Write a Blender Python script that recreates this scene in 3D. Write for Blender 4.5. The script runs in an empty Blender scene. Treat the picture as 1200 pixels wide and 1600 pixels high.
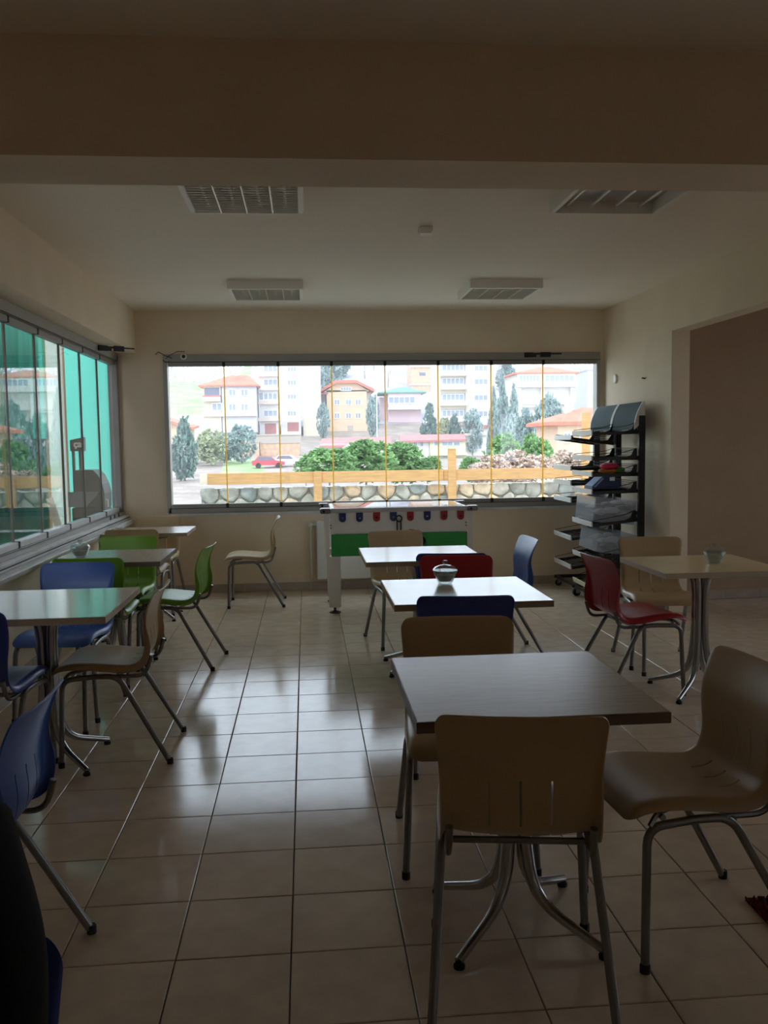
import bpy, bmesh, math, random
from mathutils import Vector, Matrix
random.seed(7)
C = bpy.context.scene.collection
scene = bpy.context.scene
PI = math.pi

# ------------------------------------------------------------------ camera
F_PX, YAW, PITCH, ROLL, EYE = 1385.0, .0868, .0786, -.0144, 1.4675
_f = Vector((math.sin(YAW)*math.cos(PITCH), math.cos(YAW)*math.cos(PITCH), -math.sin(PITCH)))
_r0 = Vector((math.cos(YAW), -math.sin(YAW), 0)); _u0 = _r0.cross(_f)
_r = _r0*math.cos(ROLL)+_u0*math.sin(ROLL); _u = _u0*math.cos(ROLL)-_r0*math.sin(ROLL)
cam_d = bpy.data.cameras.new('camera'); cam = bpy.data.objects.new('camera', cam_d); C.objects.link(cam)
cam.matrix_world = Matrix(((_r.x, _u.x, -_f.x, 0), (_r.y, _u.y, -_f.y, 0), (_r.z, _u.z, -_f.z, EYE), (0, 0, 0, 1)))
cam_d.sensor_fit = 'VERTICAL'; cam_d.sensor_height = 36; cam_d.lens = 36*F_PX/1600
cam_d.clip_start = .05; cam_d.clip_end = 2000
scene.camera = cam

# ------------------------------------------------------------------ world, sun, exposure
world = bpy.data.worlds.new('overcast_sky'); scene.world = world; world.use_nodes = True
wn = world.node_tree.nodes; wl = world.node_tree.links
bg = wn['Background']; bg.inputs['Strength'].default_value = 3.0
tc = wn.new('ShaderNodeTexCoord'); sx = wn.new('ShaderNodeSeparateXYZ'); rp = wn.new('ShaderNodeValToRGB')
wl.new(tc.outputs['Generated'], sx.inputs[0]); wl.new(sx.outputs['Z'], rp.inputs[0]); wl.new(rp.outputs[0], bg.inputs['Color'])
rp.color_ramp.elements[0].color = (.78, .87, 1.0, 1); rp.color_ramp.elements[1].color = (.72, .84, 1.0, 1)
rp.color_ramp.elements[1].position = .6
sun_d = bpy.data.lights.new('hazy_sun', 'SUN'); sun_d.energy = 1.2; sun_d.angle = math.radians(20); sun_d.color = (1, .93, .84)
sun = bpy.data.objects.new('hazy_sun', sun_d); C.objects.link(sun)
sun.rotation_euler = Vector((.25, .62, -.75)).to_track_quat('-Z', 'Y').to_euler()
scene.view_settings.view_transform = 'Standard'; scene.view_settings.look = 'None'
scene.view_settings.exposure = 0.32; scene.view_settings.gamma = 1.0; scene.view_settings.use_curve_mapping = False
scene.cycles.max_bounces = 14; scene.cycles.diffuse_bounces = 7; scene.cycles.transparent_max_bounces = 24

# ------------------------------------------------------------------ helpers
def at(px, py, Y):
    """World point on the plane y=Y that lies at a distance measured from the photograph."""
    d = _f+_r*((px-600)/F_PX)+_u*((800-py)/F_PX)
    return Vector((0, 0, EYE))+d*(Y/d.y)

def srgb(r, g, b):
    return tuple(((c/255)/12.92 if c/255 <= .04045 else ((c/255+.055)/1.055)**2.4) for c in (r, g, b))

M = {}
def mat(name, col, rough=.5, metal=0., var=0., vscale=8., bump=0., bscale=60., stretch=(1, 1, 1), spec=.5, coat=0., trans=0., rvar=0., col2=None):
    m = bpy.data.materials.new(name); m.use_nodes = True; M[name] = m
    n, l = m.node_tree.nodes, m.node_tree.links; b = n['Principled BSDF']
    b.inputs['Base Color'].default_value = (*col, 1); b.inputs['Roughness'].default_value = rough
    b.inputs['Metallic'].default_value = metal; b.inputs['Specular IOR Level'].default_value = spec
    b.inputs['Coat Weight'].default_value = coat; b.inputs['Coat Roughness'].default_value = .08
    t = n.new('ShaderNodeTexCoord'); mp = n.new('ShaderNodeMapping'); mp.inputs['Scale'].default_value = stretch
    l.new(t.outputs['Object'], mp.inputs[0])
    if var or col2:
        nz = n.new('ShaderNodeTexNoise'); nz.inputs['Scale'].default_value = vscale; nz.inputs['Detail'].default_value = 5
        l.new(mp.outputs[0], nz.inputs['Vector'])
        cr = n.new('ShaderNodeValToRGB'); cr.color_ramp.elements[0].position = .3; cr.color_ramp.elements[1].position = .7
        a = [c*(1-var) for c in col]; bb = col2 or [min(1, c*(1+var)) for c in col]
        cr.color_ramp.elements[0].color = (*a, 1); cr.color_ramp.elements[1].color = (*bb, 1)
        l.new(nz.outputs[0], cr.inputs[0]); l.new(cr.outputs[0], b.inputs['Base Color'])
    if bump:
        nz2 = n.new('ShaderNodeTexNoise'); nz2.inputs['Scale'].default_value = bscale; nz2.inputs['Detail'].default_value = 3
        l.new(mp.outputs[0], nz2.inputs['Vector'])
        bp = n.new('ShaderNodeBump'); bp.inputs['Strength'].default_value = bump; bp.inputs['Distance'].default_value = .004
        l.new(nz2.outputs[0], bp.inputs['Height']); l.new(bp.outputs[0], b.inputs['Normal'])
    if rvar:
        nz3 = n.new('ShaderNodeTexNoise'); nz3.inputs['Scale'].default_value = 6
        l.new(mp.outputs[0], nz3.inputs['Vector']); mr = n.new('ShaderNodeMapRange')
        mr.inputs['To Min'].default_value = rough-rvar; mr.inputs['To Max'].default_value = rough+rvar
        l.new(nz3.outputs[0], mr.inputs[0]); l.new(mr.outputs[0], b.inputs['Roughness'])
    if trans:
        tl = n.new('ShaderNodeBsdfTranslucent'); tl.inputs[0].default_value = (*col, 1)
        mx = n.new('ShaderNodeMixShader'); mx.inputs[0].default_value = trans
        l.new(b.outputs[0], mx.inputs[1]); l.new(tl.outputs[0], mx.inputs[2])
        l.new(mx.outputs[0], n['Material Output'].inputs[0])
    return m

def glass_mat(name, tint=(1, 1, 1), ior=1.5, rough=0., milky=0.):
    m = bpy.data.materials.new(name); m.use_nodes = True; M[name] = m
    n, l = m.node_tree.nodes, m.node_tree.links; n.remove(n['Principled BSDF'])
    tr = n.new('ShaderNodeBsdfTransparent'); tr.inputs[0].default_value = (*tint, 1)
    gl = n.new('ShaderNodeBsdfGlossy'); gl.inputs['Roughness'].default_value = rough
    # Schlick reflectance of one thin-glass face, the same from both sides
    ge = n.new('ShaderNodeNewGeometry'); dt = n.new('ShaderNodeVectorMath'); dt.operation = 'DOT_PRODUCT'
    l.new(ge.outputs['Normal'], dt.inputs[0]); l.new(ge.outputs['Incoming'], dt.inputs[1])
    def mth(op, a, b=None):
        q = n.new('ShaderNodeMath'); q.operation = op
        for i, v in enumerate((a, b)):
            if v is None: continue
            if isinstance(v, (int, float)): q.inputs[i].default_value = v
            else: l.new(v, q.inputs[i])
        return q.outputs[0]
    r0 = ((ior-1)/(ior+1))**2
    fr = mth('ADD', mth('MULTIPLY', mth('POWER', mth('SUBTRACT', 1.0, mth('ABSOLUTE', dt.outputs['Value'])), 5.0), 1-r0), r0)
    mx = n.new('ShaderNodeMixShader'); l.new(fr, mx.inputs[0])
    l.new(tr.outputs[0], mx.inputs[1]); l.new(gl.outputs[0], mx.inputs[2])
    last = mx
    if milky:
        df = n.new('ShaderNodeBsdfDiffuse'); df.inputs[0].default_value = (.75, .78, .82, 1)
        m2 = n.new('ShaderNodeMixShader'); m2.inputs[0].default_value = milky
        l.new(mx.outputs[0], m2.inputs[1]); l.new(df.outputs[0], m2.inputs[2]); last = m2
    l.new(last.outputs[0], n['Material Output'].inputs[0])
    return m

class MB:
    """Collects shapes and links them as ONE mesh object."""
    def __init__(s): s.v = []; s.f = []; s.sm = []
    def add(s, vs, fs, smooth=False):
        o = len(s.v); s.v += [tuple(v) for v in vs]; s.f += [tuple(i+o for i in f) for f in fs]; s.sm += [smooth]*len(fs); return s
    def box(s, a, b, ch=0.):
        (x0, y0, z0), (x1, y1, z1) = [[min(p, q) for p, q in zip(a, b)], [max(p, q) for p, q in zip(a, b)]]
        if not ch:
            return s.add([(x0,y0,z0),(x1,y0,z0),(x1,y1,z0),(x0,y1,z0),(x0,y0,z1),(x1,y0,z1),(x1,y1,z1),(x0,y1,z1)],
                         [(0,3,2,1),(4,5,6,7),(0,1,5,4),(1,2,6,5),(2,3,7,6),(3,0,4,7)])
        bm = bmesh.new(); bmesh.ops.create_cube(bm, size=1)
        for v in bm.verts: v.co = Vector(((x0+x1)/2+v.co.x*(x1-x0), (y0+y1)/2+v.co.y*(y1-y0), (z0+z1)/2+v.co.z*(z1-z0)))
        bmesh.ops.bevel(bm, geom=bm.edges[:], offset=ch, segments=2, affect='EDGES')
        return s.bm(bm)
    def bm(s, bm, smooth=False):
        bm.verts.index_update(); s.add([v.co[:] for v in bm.verts], [[v.index for v in f.verts] for f in bm.faces], smooth); bm.free(); return s
    def tube(s, pts, r, n=8, cap=True):
        pts = [Vector(p) for p in pts]; rs = r if isinstance(r, (list, tuple)) else [r]*len(pts)
        vs = []; up = Vector((0, 0, 1)); prev = None
        for i, p in enumerate(pts):
            t = ((pts[min(i+1, len(pts)-1)]-pts[max(i-1, 0)])).normalized()
            if prev is None:
                a = t.cross(up if abs(t.z) < .9 else Vector((1, 0, 0))).normalized()
            else:
                a = (prev-t*prev.dot(t)).normalized()
            prev = a; b = t.cross(a)
            for k in range(n):
                th = 2*PI*k/n; vs.append(p+(a*math.cos(th)+b*math.sin(th))*rs[i])
        fs = [(i*n+k, i*n+(k+1) % n, (i+1)*n+(k+1) % n, (i+1)*n+k) for i in range(len(pts)-1) for k in range(n)]
        if cap: fs += [tuple(range(n-1, -1, -1)), tuple((len(pts)-1)*n+k for k in range(n))]
        return s.add(vs, fs, True)
    def lathe(s, prof, n=24, c=(0, 0, 0), facet=None):
        vs = []; 
        for r, z in prof:
            for k in range(n):
                rr = r*(1 if not facet else (1+facet*(k % 2)))
                vs.append((c[0]+rr*math.cos(2*PI*k/n), c[1]+rr*math.sin(2*PI*k/n), c[2]+z))
        fs = [(i*n+k, i*n+(k+1) % n, (i+1)*n+(k+1) % n, (i+1)*n+k) for i in range(len(prof)-1) for k in range(n)]
        fs += [tuple(range(n-1, -1, -1)), tuple((len(prof)-1)*n+k for k in range(n))]
        return s.add(vs, fs, facet is None)
    def prism(s, poly, y0, y1):
        """poly of (x,z) extruded in y"""
        n = len(poly); vs = [(x, y0, z) for x, z in poly]+[(x, y1, z) for x, z in poly]
        return s.add(vs, [tuple(range(n)), tuple(range(2*n-1, n-1, -1))]+[(i, n+i, n+(i+1) % n, (i+1) % n) for i in range(n)])
    def mesh(s, name, m):
        me = bpy.data.meshes.new(name); me.from_pydata(s.v, [], s.f); me.update()
        me.polygons.foreach_set('use_smooth', s.sm); me.materials.append(M[m] if isinstance(m, str) else m)
        b = bmesh.new(); b.from_mesh(me); bmesh.ops.recalc_face_normals(b, faces=b.faces); b.to_mesh(me); b.free()
        if any(s.sm): 
            try: me.set_sharp_from_angle(angle=math.radians(42))
            except Exception: pass
        return me
    def build(s, name, m, parent=None, loc=None):
        o = bpy.data.objects.new(name, s.mesh(name, m)); C.objects.link(o)
        if parent: o.parent = parent
        if loc: o.location = loc
        return o

def fillet(pts, r, seg=5):
    pts = [Vector(p) for p in pts]; rs = r if isinstance(r, (list, tuple)) else [r]*len(pts); out = [pts[0]]
    for i in range(1, len(pts)-1):
        a, b, c = pts[i-1], pts[i], pts[i+1]; d1 = (a-b); d2 = (c-b); k = min(rs[i], d1.length*.49, d2.length*.49)
        p, q = b+d1.normalized()*k, b+d2.normalized()*k
        for j in range(seg+1):
            t = j/seg; out.append(p*(1-t)**2+b*2*t*(1-t)+q*t*t)
    return out+[pts[-1]]

def tag(o, label=None, cat=None, group=None, kind=None):
    if label: o['label'] = label
    if cat: o['category'] = cat
    if group: o['group'] = group
    if kind: o['kind'] = kind
    return o
def empty(name, loc=(0, 0, 0), rz=0, parent=None):
    o = bpy.data.objects.new(name, None); C.objects.link(o); o.location = loc; o.rotation_euler = (0, 0, rz); o.empty_display_size = .1
    if parent: o.parent = parent
    return o
def inst(name, me, parent=None, loc=(0, 0, 0), rot=(0, 0, 0), m=None):
    o = bpy.data.objects.new(name, me); C.objects.link(o); o.parent = parent; o.location = loc; o.rotation_euler = rot
    if m: o.material_slots[0].link = 'OBJECT'; o.material_slots[0].material = M[m]
    return o
def children(o): return [c for c in bpy.data.objects if c.parent == o]
def copy_tree(o, parent=None, mm=None):
    c = o.copy(); C.objects.link(c); c.parent = parent
    if mm and c.type == 'MESH' and o.name.split('.')[0] in mm:
        c.material_slots[0].link = 'OBJECT'; c.material_slots[0].material = M[mm[o.name.split('.')[0]]]
    for ch in KIDS[o]: copy_tree(ch, c, mm)
    return c
KIDS = {}
def index_tree(o):
    KIDS[o] = children(o)
    for c in KIDS[o]: index_tree(c)

# ------------------------------------------------------------------ materials
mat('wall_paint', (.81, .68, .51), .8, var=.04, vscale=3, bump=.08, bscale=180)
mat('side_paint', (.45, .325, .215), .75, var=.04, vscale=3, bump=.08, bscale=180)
mat('ceiling_paint', (.88, .785, .655), .85, var=.02, vscale=2)
mat('floor_tile', (.66, .54, .41), .13, var=.10, vscale=9, stretch=(1, 1, 1), rvar=.03, bump=.02, bscale=25, spec=.6)
mat('skirting_tile', (.44, .37, .30), .3, var=.1, vscale=9)
mat('grout', (.10, .085, .07), .9)
mat('aluminium', (.36, .345, .31), .45, .35, var=.05, vscale=4)
mat('aluminium_light', (.74, .73, .74), .35, .4, var=.05, vscale=4)  # brighter copy of aluminium, light on the bottom rails put into the colour
mat('sill_marble', (.66, .65, .63), .3, var=.15, vscale=6)
mat('black_plastic', (.012, .012, .013), .45)
mat('seal_amber', (.92, .66, .22), .4, trans=.75)
mat('seal_dark', (.13, .12, .085), .5)
mat('chair_beige', (.47, .34, .185), .38, var=.04, vscale=5, bump=.05, bscale=300)
mat('chair_blue', (.05, .12, .40), .36, var=.05, vscale=5, bump=.05, bscale=300)
mat('chair_navy', (.035, .06, .30), .36, var=.05, vscale=5, bump=.05, bscale=300)  # darker copy of the blue plastic, shade on unlit backs put into the colour
mat('chair_green', (.17, .37, .03), .36, var=.05, vscale=5, bump=.05, bscale=300)
mat('chair_red', (.36, .012, .02), .34, var=.05, vscale=5, bump=.05, bscale=300)
mat('steel_tube', (.24, .235, .225), .34, .85, var=.08, vscale=14)
mat('chrome', (.42, .42, .415), .26, .95)
mat('rubber', (.02, .02, .02), .7)
mat('laminate_cream', (.66, .58, .46), .15, var=.03, vscale=4, spec=.42)
mat('laminate_tan', (.86, .69, .42), .2, var=.04, vscale=5, spec=.55)
mat('laminate_walnut', (.29, .205, .16), .25, var=.12, vscale=9, stretch=(1, 14, 1), bump=.05, bscale=160, spec=.75)
mat('laminate_oak', (.40, .30, .22), .26, var=.18, vscale=9, stretch=(14, 1, 1))
mat('edge_brown', (.34, .25, .16), .45, var=.1, vscale=10)
mat('edge_dark', (.16, .105, .075), .5, var=.1, vscale=10)
mat('edge_cream', (.62, .54, .42), .4)
mat('radiator_white', (.70, .70, .66), .35)
mat('foos_grey', (.68, .63, .56), .45, var=.04, vscale=6)
mat('foos_green', (.035, .29, .06), .45, var=.06, vscale=6)
mat('foos_navy', (.02, .03, .12), .4); mat('foos_red', (.32, .02, .03), .4)
mat('rack_black', (.012, .013, .014), .42)
mat('card_teal', (.04, .07, .078), .7, var=.08, vscale=5, spec=.15)
mat('card_white', (.80, .78, .74), .5, var=.06, vscale=12)
mat('price_white', (.78, .78, .75), .35)
mat('price_yellow', (.72, .70, .45), .4)
glass_mat('pane_glass', (.97, .985, .98))
glass_mat('clear_plastic', (.90, .92, .95), 1.45, .12, .16)
glass_mat('cut_glass', (.80, .86, .86), 2.3, .04, .06)
mat('sugar', (.80, .76, .68), .8, var=.2, vscale=60)
mat('packet_cream', (.62, .56, .46), .5, var=.2, vscale=30)
mat('rug_red', (.30, .015, .03), .95)
mat('fixture_white', (.86, .82, .75), .45)
mat('louvre', (.80, .77, .70), .3, .8)
mat('tray_grey', (.55, .53, .49), .35, .4)
mat('tube_lamp', (.86, .84, .80), .3)
mat('mark_red', (.35, .02, .02), .6)
mat('black_cloth', (.004, .004, .005), .95)
mat('skin', (.55, .33, .23), .5); mat('hair', (.02, .014, .01), .6)
mat('toy_pink', (.75, .03, .10), .5); mat('toy_orange', (.85, .30, .03), .5); mat('toy_green', (.10, .42, .04), .5)
mat('carton_navy', (.012, .022, .085), .5); mat('carton_blue', (.25, .36, .62), .5)
# outside
mat('tarp_green', (.16, .72, .56), .5, var=.06, vscale=2, trans=.72)
mat('tarp_dark', (.03, .20, .155), .55, var=.3, vscale=3, trans=.35)
mat('shed_dark', (.06, .065, .06), .8, var=.2, vscale=4)
mat('board_pale', (.90, .84, .74), .6, var=.06, vscale=3, stretch=(8, 8, 1), trans=.6)
mat('panel_pale', (.95, .90, .82), .5, var=.03, vscale=3, trans=.8)
mat('timber', (.68, .40, .17), .65, var=.14, vscale=5, stretch=(1, 6, 8))
mat('machine_grey', (.10, .105, .11), .5, var=.1, vscale=5); mat('machine_light', (.26, .26, .28), .45)
mat('letter_white', (.85, .85, .85), .5)
STONES = []
for i, c in enumerate([(.42, .42, .37), (.60, .46, .31), (.33, .37, .36), (.55, .52, .44), (.66, .55, .40)]):
    mat('stone_%d' % i, c, .85, var=.35, vscale=7, bump=.5, bscale=30); STONES.append('stone_%d' % i)
mat('mortar', (.34, .33, .28), .9, var=.2, vscale=20)
mat('terrace', (.45, .43, .40), .85, var=.15, vscale=2)

# ------------------------------------------------------------------ room shell
YB, XR, XL, ZC = 8.85, 3.03, -1.82, 2.77
XS, YS, YF = 6.0, 7.70, -3.0            # side room end, its far wall, wall behind the camera
WX0, WX1, WZ0, WZ1 = -1.35, 2.985, .80, 2.345   # back window opening
LY0, LY1, LZ0, LZ1 = 3.31, 8.78, .80, 2.33      # left window opening

floor = tag(empty('floor'), kind='structure')
MB().box((XL-.2, YF-.1, -.12), (XS+.1, YB+.15, -.0075)).build('grout_bed', 'grout', floor)
T = .33; TX0, TY0 = -.0725, 6.10
def tile_mb(gx, gy):
    a, b, c = gx/2, gy/2, .0025
    v = [(-a, -b, -.0075), (a, -b, -.0075), (a, b, -.0075), (-a, b, -.0075), (-a, -b, -c*.6), (a, -b, -c*.6), (a, b, -c*.6), (-a, b, -c*.6),
         (-a+c, -b+c, 0), (a-c, -b+c, 0), (a-c, b-c, 0), (-a+c, b-c, 0)]
    f = [(0, 1, 5, 4), (1, 2, 6, 5), (2, 3, 7, 6), (3, 0, 4, 7), (4, 5, 9, 8), (5, 6, 10, 9), (6, 7, 11, 10), (7, 4, 8, 11), (8, 9, 10, 11)]
    return v, f
tv, tf = tile_mb(T-.0035, T-.0035)
tile_me = MB().add(tv, tf).mesh('tile', 'floor_tile')
cells = []
for i in range(-6, 20):
    for j in range(-28, 12):
        x, y = TX0+(i+.5)*T, TY0+(j+.5)*T
        if x < XL-.2 or x > XS-.05 or y < YF+.1 or y > YB+.1: continue
        if x > XR+.1 and y > YS+.1: continue
        d = Vector((x, y, -EYE)); z = d.dot(_f); score = 0
        if z > .3:
            px, py = 600+F_PX*d.dot(_r)/z, 800-F_PX*d.dot(_u)/z
            if -90 < px < 1290 and py < 1760: score = 1/z**3
        cells.append((score, x, y))
cells.sort(reverse=True)
rest = MB()
for k, (s, x, y) in enumerate(cells):
    if k < 300 and s > 0:
        t = inst('tile', tile_me, floor, (x, y, 0), (random.gauss(0, .0011), random.gauss(0, .0011), random.choice((0, PI/2, PI, -PI/2))))
    else: rest.add([(a+x, b+y, c) for a, b, c in tv], tf)
tag(rest.build('floor_tiles_beyond', 'floor_tile', floor), kind='stuff')

tag(MB().box((XL-.25, YF-.2, ZC), (XS+.2, YB+.3, ZC+.2)).build('ceiling', 'ceiling_paint'), kind='structure')
# back wall with its window opening
wb = MB(); y0, y1 = YB, YB+.12
wb.box((XL-.06, y0, 0), (WX0, y1, ZC)); wb.box((WX1, y0, 0), (XR+.2, y1, ZC))
wb.box((WX0, y0, 0), (WX1, y1, WZ0)); wb.box((WX0, y0, WZ1), (WX1, y1, ZC))
tag(wb.build('wall_back', 'wall_paint'), kind='structure')
wlf = MB()
wlf.box((XL-.06, YF, 0), (XL, LY0, ZC)); wlf.box((XL-.06, LY0, 0), (XL, YB, LZ0)); wlf.box((XL-.06, LY0, LZ1), (XL, YB, ZC)); wlf.box((XL-.06, LY1, LZ0), (XL, YB, LZ1))
tag(wlf.build('wall_left', 'wall_paint'), kind='structure')
tag(MB().box((XL, 3.31, 2.36), (-1.62, YB, ZC)).build('trim_1', 'wall_paint'), kind='structure')     # lowered beam over the left window
wr = MB(); wr.box((XR, 7.17, 0), (XR+.155, YB, ZC)); wr.box((XR, 3.31, 2.35), (XR+.155, 7.17, ZC))
tag(wr.build('wall_right', 'wall_paint'), kind='structure')
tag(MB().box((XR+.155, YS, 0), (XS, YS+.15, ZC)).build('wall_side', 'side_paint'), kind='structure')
def holed(name, axis, c, t, a, b, holes, m):
    mb = MB(); bx = lambda p, q, z0, z1: mb.box((c, p, z0), (c+t, q, z1)) if axis == 'x' else mb.box((p, c, z0), (q, c+t, z1))
    e = a
    for p, q, z0, z1 in holes: bx(e, p, 0, ZC); bx(p, q, 0, z0); bx(p, q, z1, ZC); e = q
    bx(e, b, 0, ZC); tag(mb.build(name, m), kind='structure')
holed('wall_far_right', 'x', XS, .15, YF, YS+.15, [(3.1, 5.2, .9, 2.15)], 'side_paint')  # unseen window opening, added to brighten the right side
holed('wall_front', 'y', YF-.15, .15, XL, XS+.15, [(4.6, 5.0, .95, 2.1)], 'wall_paint')  # opening behind the camera, added as fill for the near part
tag(MB().box((XL, 2.99, 2.395), (XS, 3.31, ZC)).build('trim_2', 'wall_paint'), kind='structure')     # concrete beam across the room
# skirting tiles
def skirting(name, p, q):
    r = tag(empty(name), kind='structure'); p, q = Vector(p), Vector(q); L = (q-p).length; d = (q-p)/L; nrm = Vector((d.y, -d.x, 0)); s = 0; k = 0
    off = random.random()*.2
    while s < L-.01:
        e = min(L, s+T-(off if s == 0 else 0))
        mb = MB(); a, b = p+d*(s+.0015), p+d*(e-.0015)
        mb.box((0, 0, .002), ((b-a).length, .009, .082), .0015)
        o = mb.build('tile', 'skirting_tile', r, a); o.rotation_euler = (0, 0, math.atan2(d.y, d.x)); s = e
        o.location = a+nrm*.009
    return r
skirting('baseboard_back', (XL, YB, 0), (XR, YB, 0))
skirting('baseboard_right', (XR, YB, 0), (XR, 7.17, 0))
skirting('baseboard_side', (XR+.155, YS, 0), (XS, YS, 0))
skirting('baseboard_left', (XL, 3.3, 0), (XL, YB, 0))

# ------------------------------------------------------------------ windows
def plane_y(seq):  return seq
w1 = tag(empty('window_1', (0, YB, 0)), kind='structure')
fr = MB(); Z0, Z1 = WZ0, WZ1
fr.box((WX0-.012, -.03, Z1-.075), (WX1, .10, Z1), .004)               # head rail
fr.box((WX0, -.03, Z0), (WX1, .10, Z0+.045), .004)                    # sill rail
fr.box((WX0-.012, -.03, Z0), (WX0+.028, .10, Z1-.076), .004); fr.box((WX1-.035, -.03, Z0), (WX1, .10, Z1-.076), .004)
fr.build('window_frame', 'aluminium', w1)
PX = [-1.319, -.782, -.254, .270, .800, 1.333, 1.871, 2.404, 2.950]
MB().box((WX0, -.045, Z0-.03), (WX1, -.0005, Z0-.003), .004).build('window_sill', 'sill_marble', w1)
for a, b in zip(PX, PX[1:]):
    MB().box((a+.004, .02, Z0+.085), (b-.004, .028, Z1-.115)).build('pane', 'pane_glass', w1)
    MB().box((a+.002, .0, Z0+.047), (b-.002, .045, Z0+.085), .003).build('pane_rail', 'aluminium', w1)
    MB().box((a+.002, .0, Z1-.115), (b-.002, .045, Z1-.078), .003).build('pane_rail', 'aluminium', w1)
for x in PX[1:-1]:
    MB().box((x-.0055, .016, Z0+.085), (x+.0055, .032, Z1-.115)).build('seal_strip', 'seal_amber', w1)
    MB().box((x-.014, -.006, Z0+.045), (x+.014, -.0005, Z0+.088)).build('corner_clip', 'black_plastic', w1)
    MB().box((x-.014, -.006, Z1-.120), (x+.014, -.0005, Z1-.074)).build('corner_clip', 'black_plastic', w1)
MB().box((WX0, -.032, Z1-.079), (WX1, -.029, Z1-.073)).build('rail_groove', 'black_plastic', w1)
MB().box((WX0, -.032, Z0+.043), (WX1, -.029, Z0+.048)).build('rail_groove', 'black_plastic', w1)

w2 = tag(empty('window_2', (XL, 0, 0)), kind='structure')
fr = MB(); Z0, Z1 = LZ0, LZ1
fr.box((-.055, LY0, Z1-.05), (.03, LY1+.07, Z1+.03), .004); fr.box((-.055, LY0, Z0-.02), (.04, LY1+.07, Z0+.035), .004)
fr.box((-.055, LY1-.01, Z0), (.03, LY1+.07, Z1), .004); fr.box((-.055, LY0-.02, Z0), (.03, LY0+.03, Z1), .004)
fr.build('window_frame', 'aluminium', w2)
sl = MB(); sl.box((.04, LY0, Z0-.045), (.085, YB-.002, Z0+.0), .006); sl.box((.0, LY0, Z0-.095), (.135, YB-.002, Z0-.047), .016)
sl.build('window_sill', 'sill_marble', w2)
MB().box((.086, LY0, Z0-.03), (.089, YB-.01, Z0-.022)).build('sill_groove', 'black_plastic', w2)
PY = [LY0+.03]+[3.89+.612*k for k in range(8)]+[LY1-.012]
for k, (a, b) in enumerate(zip(PY, PY[1:])):
    MB().box((-.028, a+.004, Z0+.075), (-.02, b-.004, Z1-.09)).build('pane', 'pane_glass', w2)
    MB().box((-.045, a+.002, Z0+.037), (.012, b-.002, Z0+.075), .003).build('pane_rail', 'aluminium_light', w2)
    MB().box((-.045, a+.002, Z1-.09), (.008, b-.002, Z1-.052), .003).build('pane_rail', 'aluminium', w2)
for y in PY[1:-1]:
    MB().box((-.032, y-.006, Z0+.075), (-.016, y+.006, Z1-.09)).build('seal_strip', 'seal_dark', w2)
    MB().box((-.03, y-.012, Z0+.036), (.016, y+.012, Z0+.078)).build('corner_clip', 'black_plastic', w2)
    MB().box((-.03, y-.012, Z1-.093), (.012, y+.012, Z1-.05)).build('corner_clip', 'black_plastic', w2)
for y in (8.2, 8.38, 8.56): MB().box((.0405, y-.015, Z0-.018), (.046, y+.015, Z0+.034)).build('track_clip', 'black_plastic', w2)
MB().box((.031, LY0, Z1-.052), (.034, LY1, Z1-.045)).build('rail_groove', 'black_plastic', w2)
MB().box((.041, LY0, Z0+.034), (.044, LY1, Z0+.038)).build('rail_groove', 'black_plastic', w2)

# ------------------------------------------------------------------ chairs
def catmull(P, per):
    out = []; n = len(P)
    for i in range(n-1):
        p0, p1, p2, p3 = P[max(i-1, 0)], P[i], P[i+1], P[min(i+2, n-1)]
        for k in range(per):
            t = k/per; out.append([.5*((2*b)+(c-a)*t+(2*a-5*b+4*c-d)*t*t+(3*b-a-3*c+d)*t**3) for a, b, c, d in zip(p0, p1, p2, p3)])
    return out+[list(P[-1])]
# u, z, half width, rolled edge, edge lift towards the sitter
PROF = [(-.042, .418, .205, .012, 0), (-.034, .436, .207, .014, .0), (-.012, .456, .210, .020, .002), (.04, .468, .212, .026, .006), (.11, .468, .214, .030, .010),
        (.18, .460, .214, .034, .014), (.25, .450, .212, .036, .017), (.31, .446, .209, .036, .019), (.35, .455, .206, .036, .020), (.380, .482, .204, .036, .021),
        (.394, .52, .203, .036, .021), (.397, .56, .203, .034, .020), (.393, .60, .204, .028, .017), (.393, .64, .206, .020, .016), (.402, .685, .209, .013, .017), (.417, .725, .212, .009, .018), (.433, .758, .214, .006, .019), (.447, .782, .215, .004, .020), (.458, .796, .215, .002, .020), (.468, .801, .215, .0, .020)]
ST = catmull(PROF, 3)
COLS = [0, .016, .12, .25, .372, .40, .52, .64, .75, .84, .89, .925, .955, .98, 1.0]
COLS = [-c for c in reversed(COLS[1:])]+COLS
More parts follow.
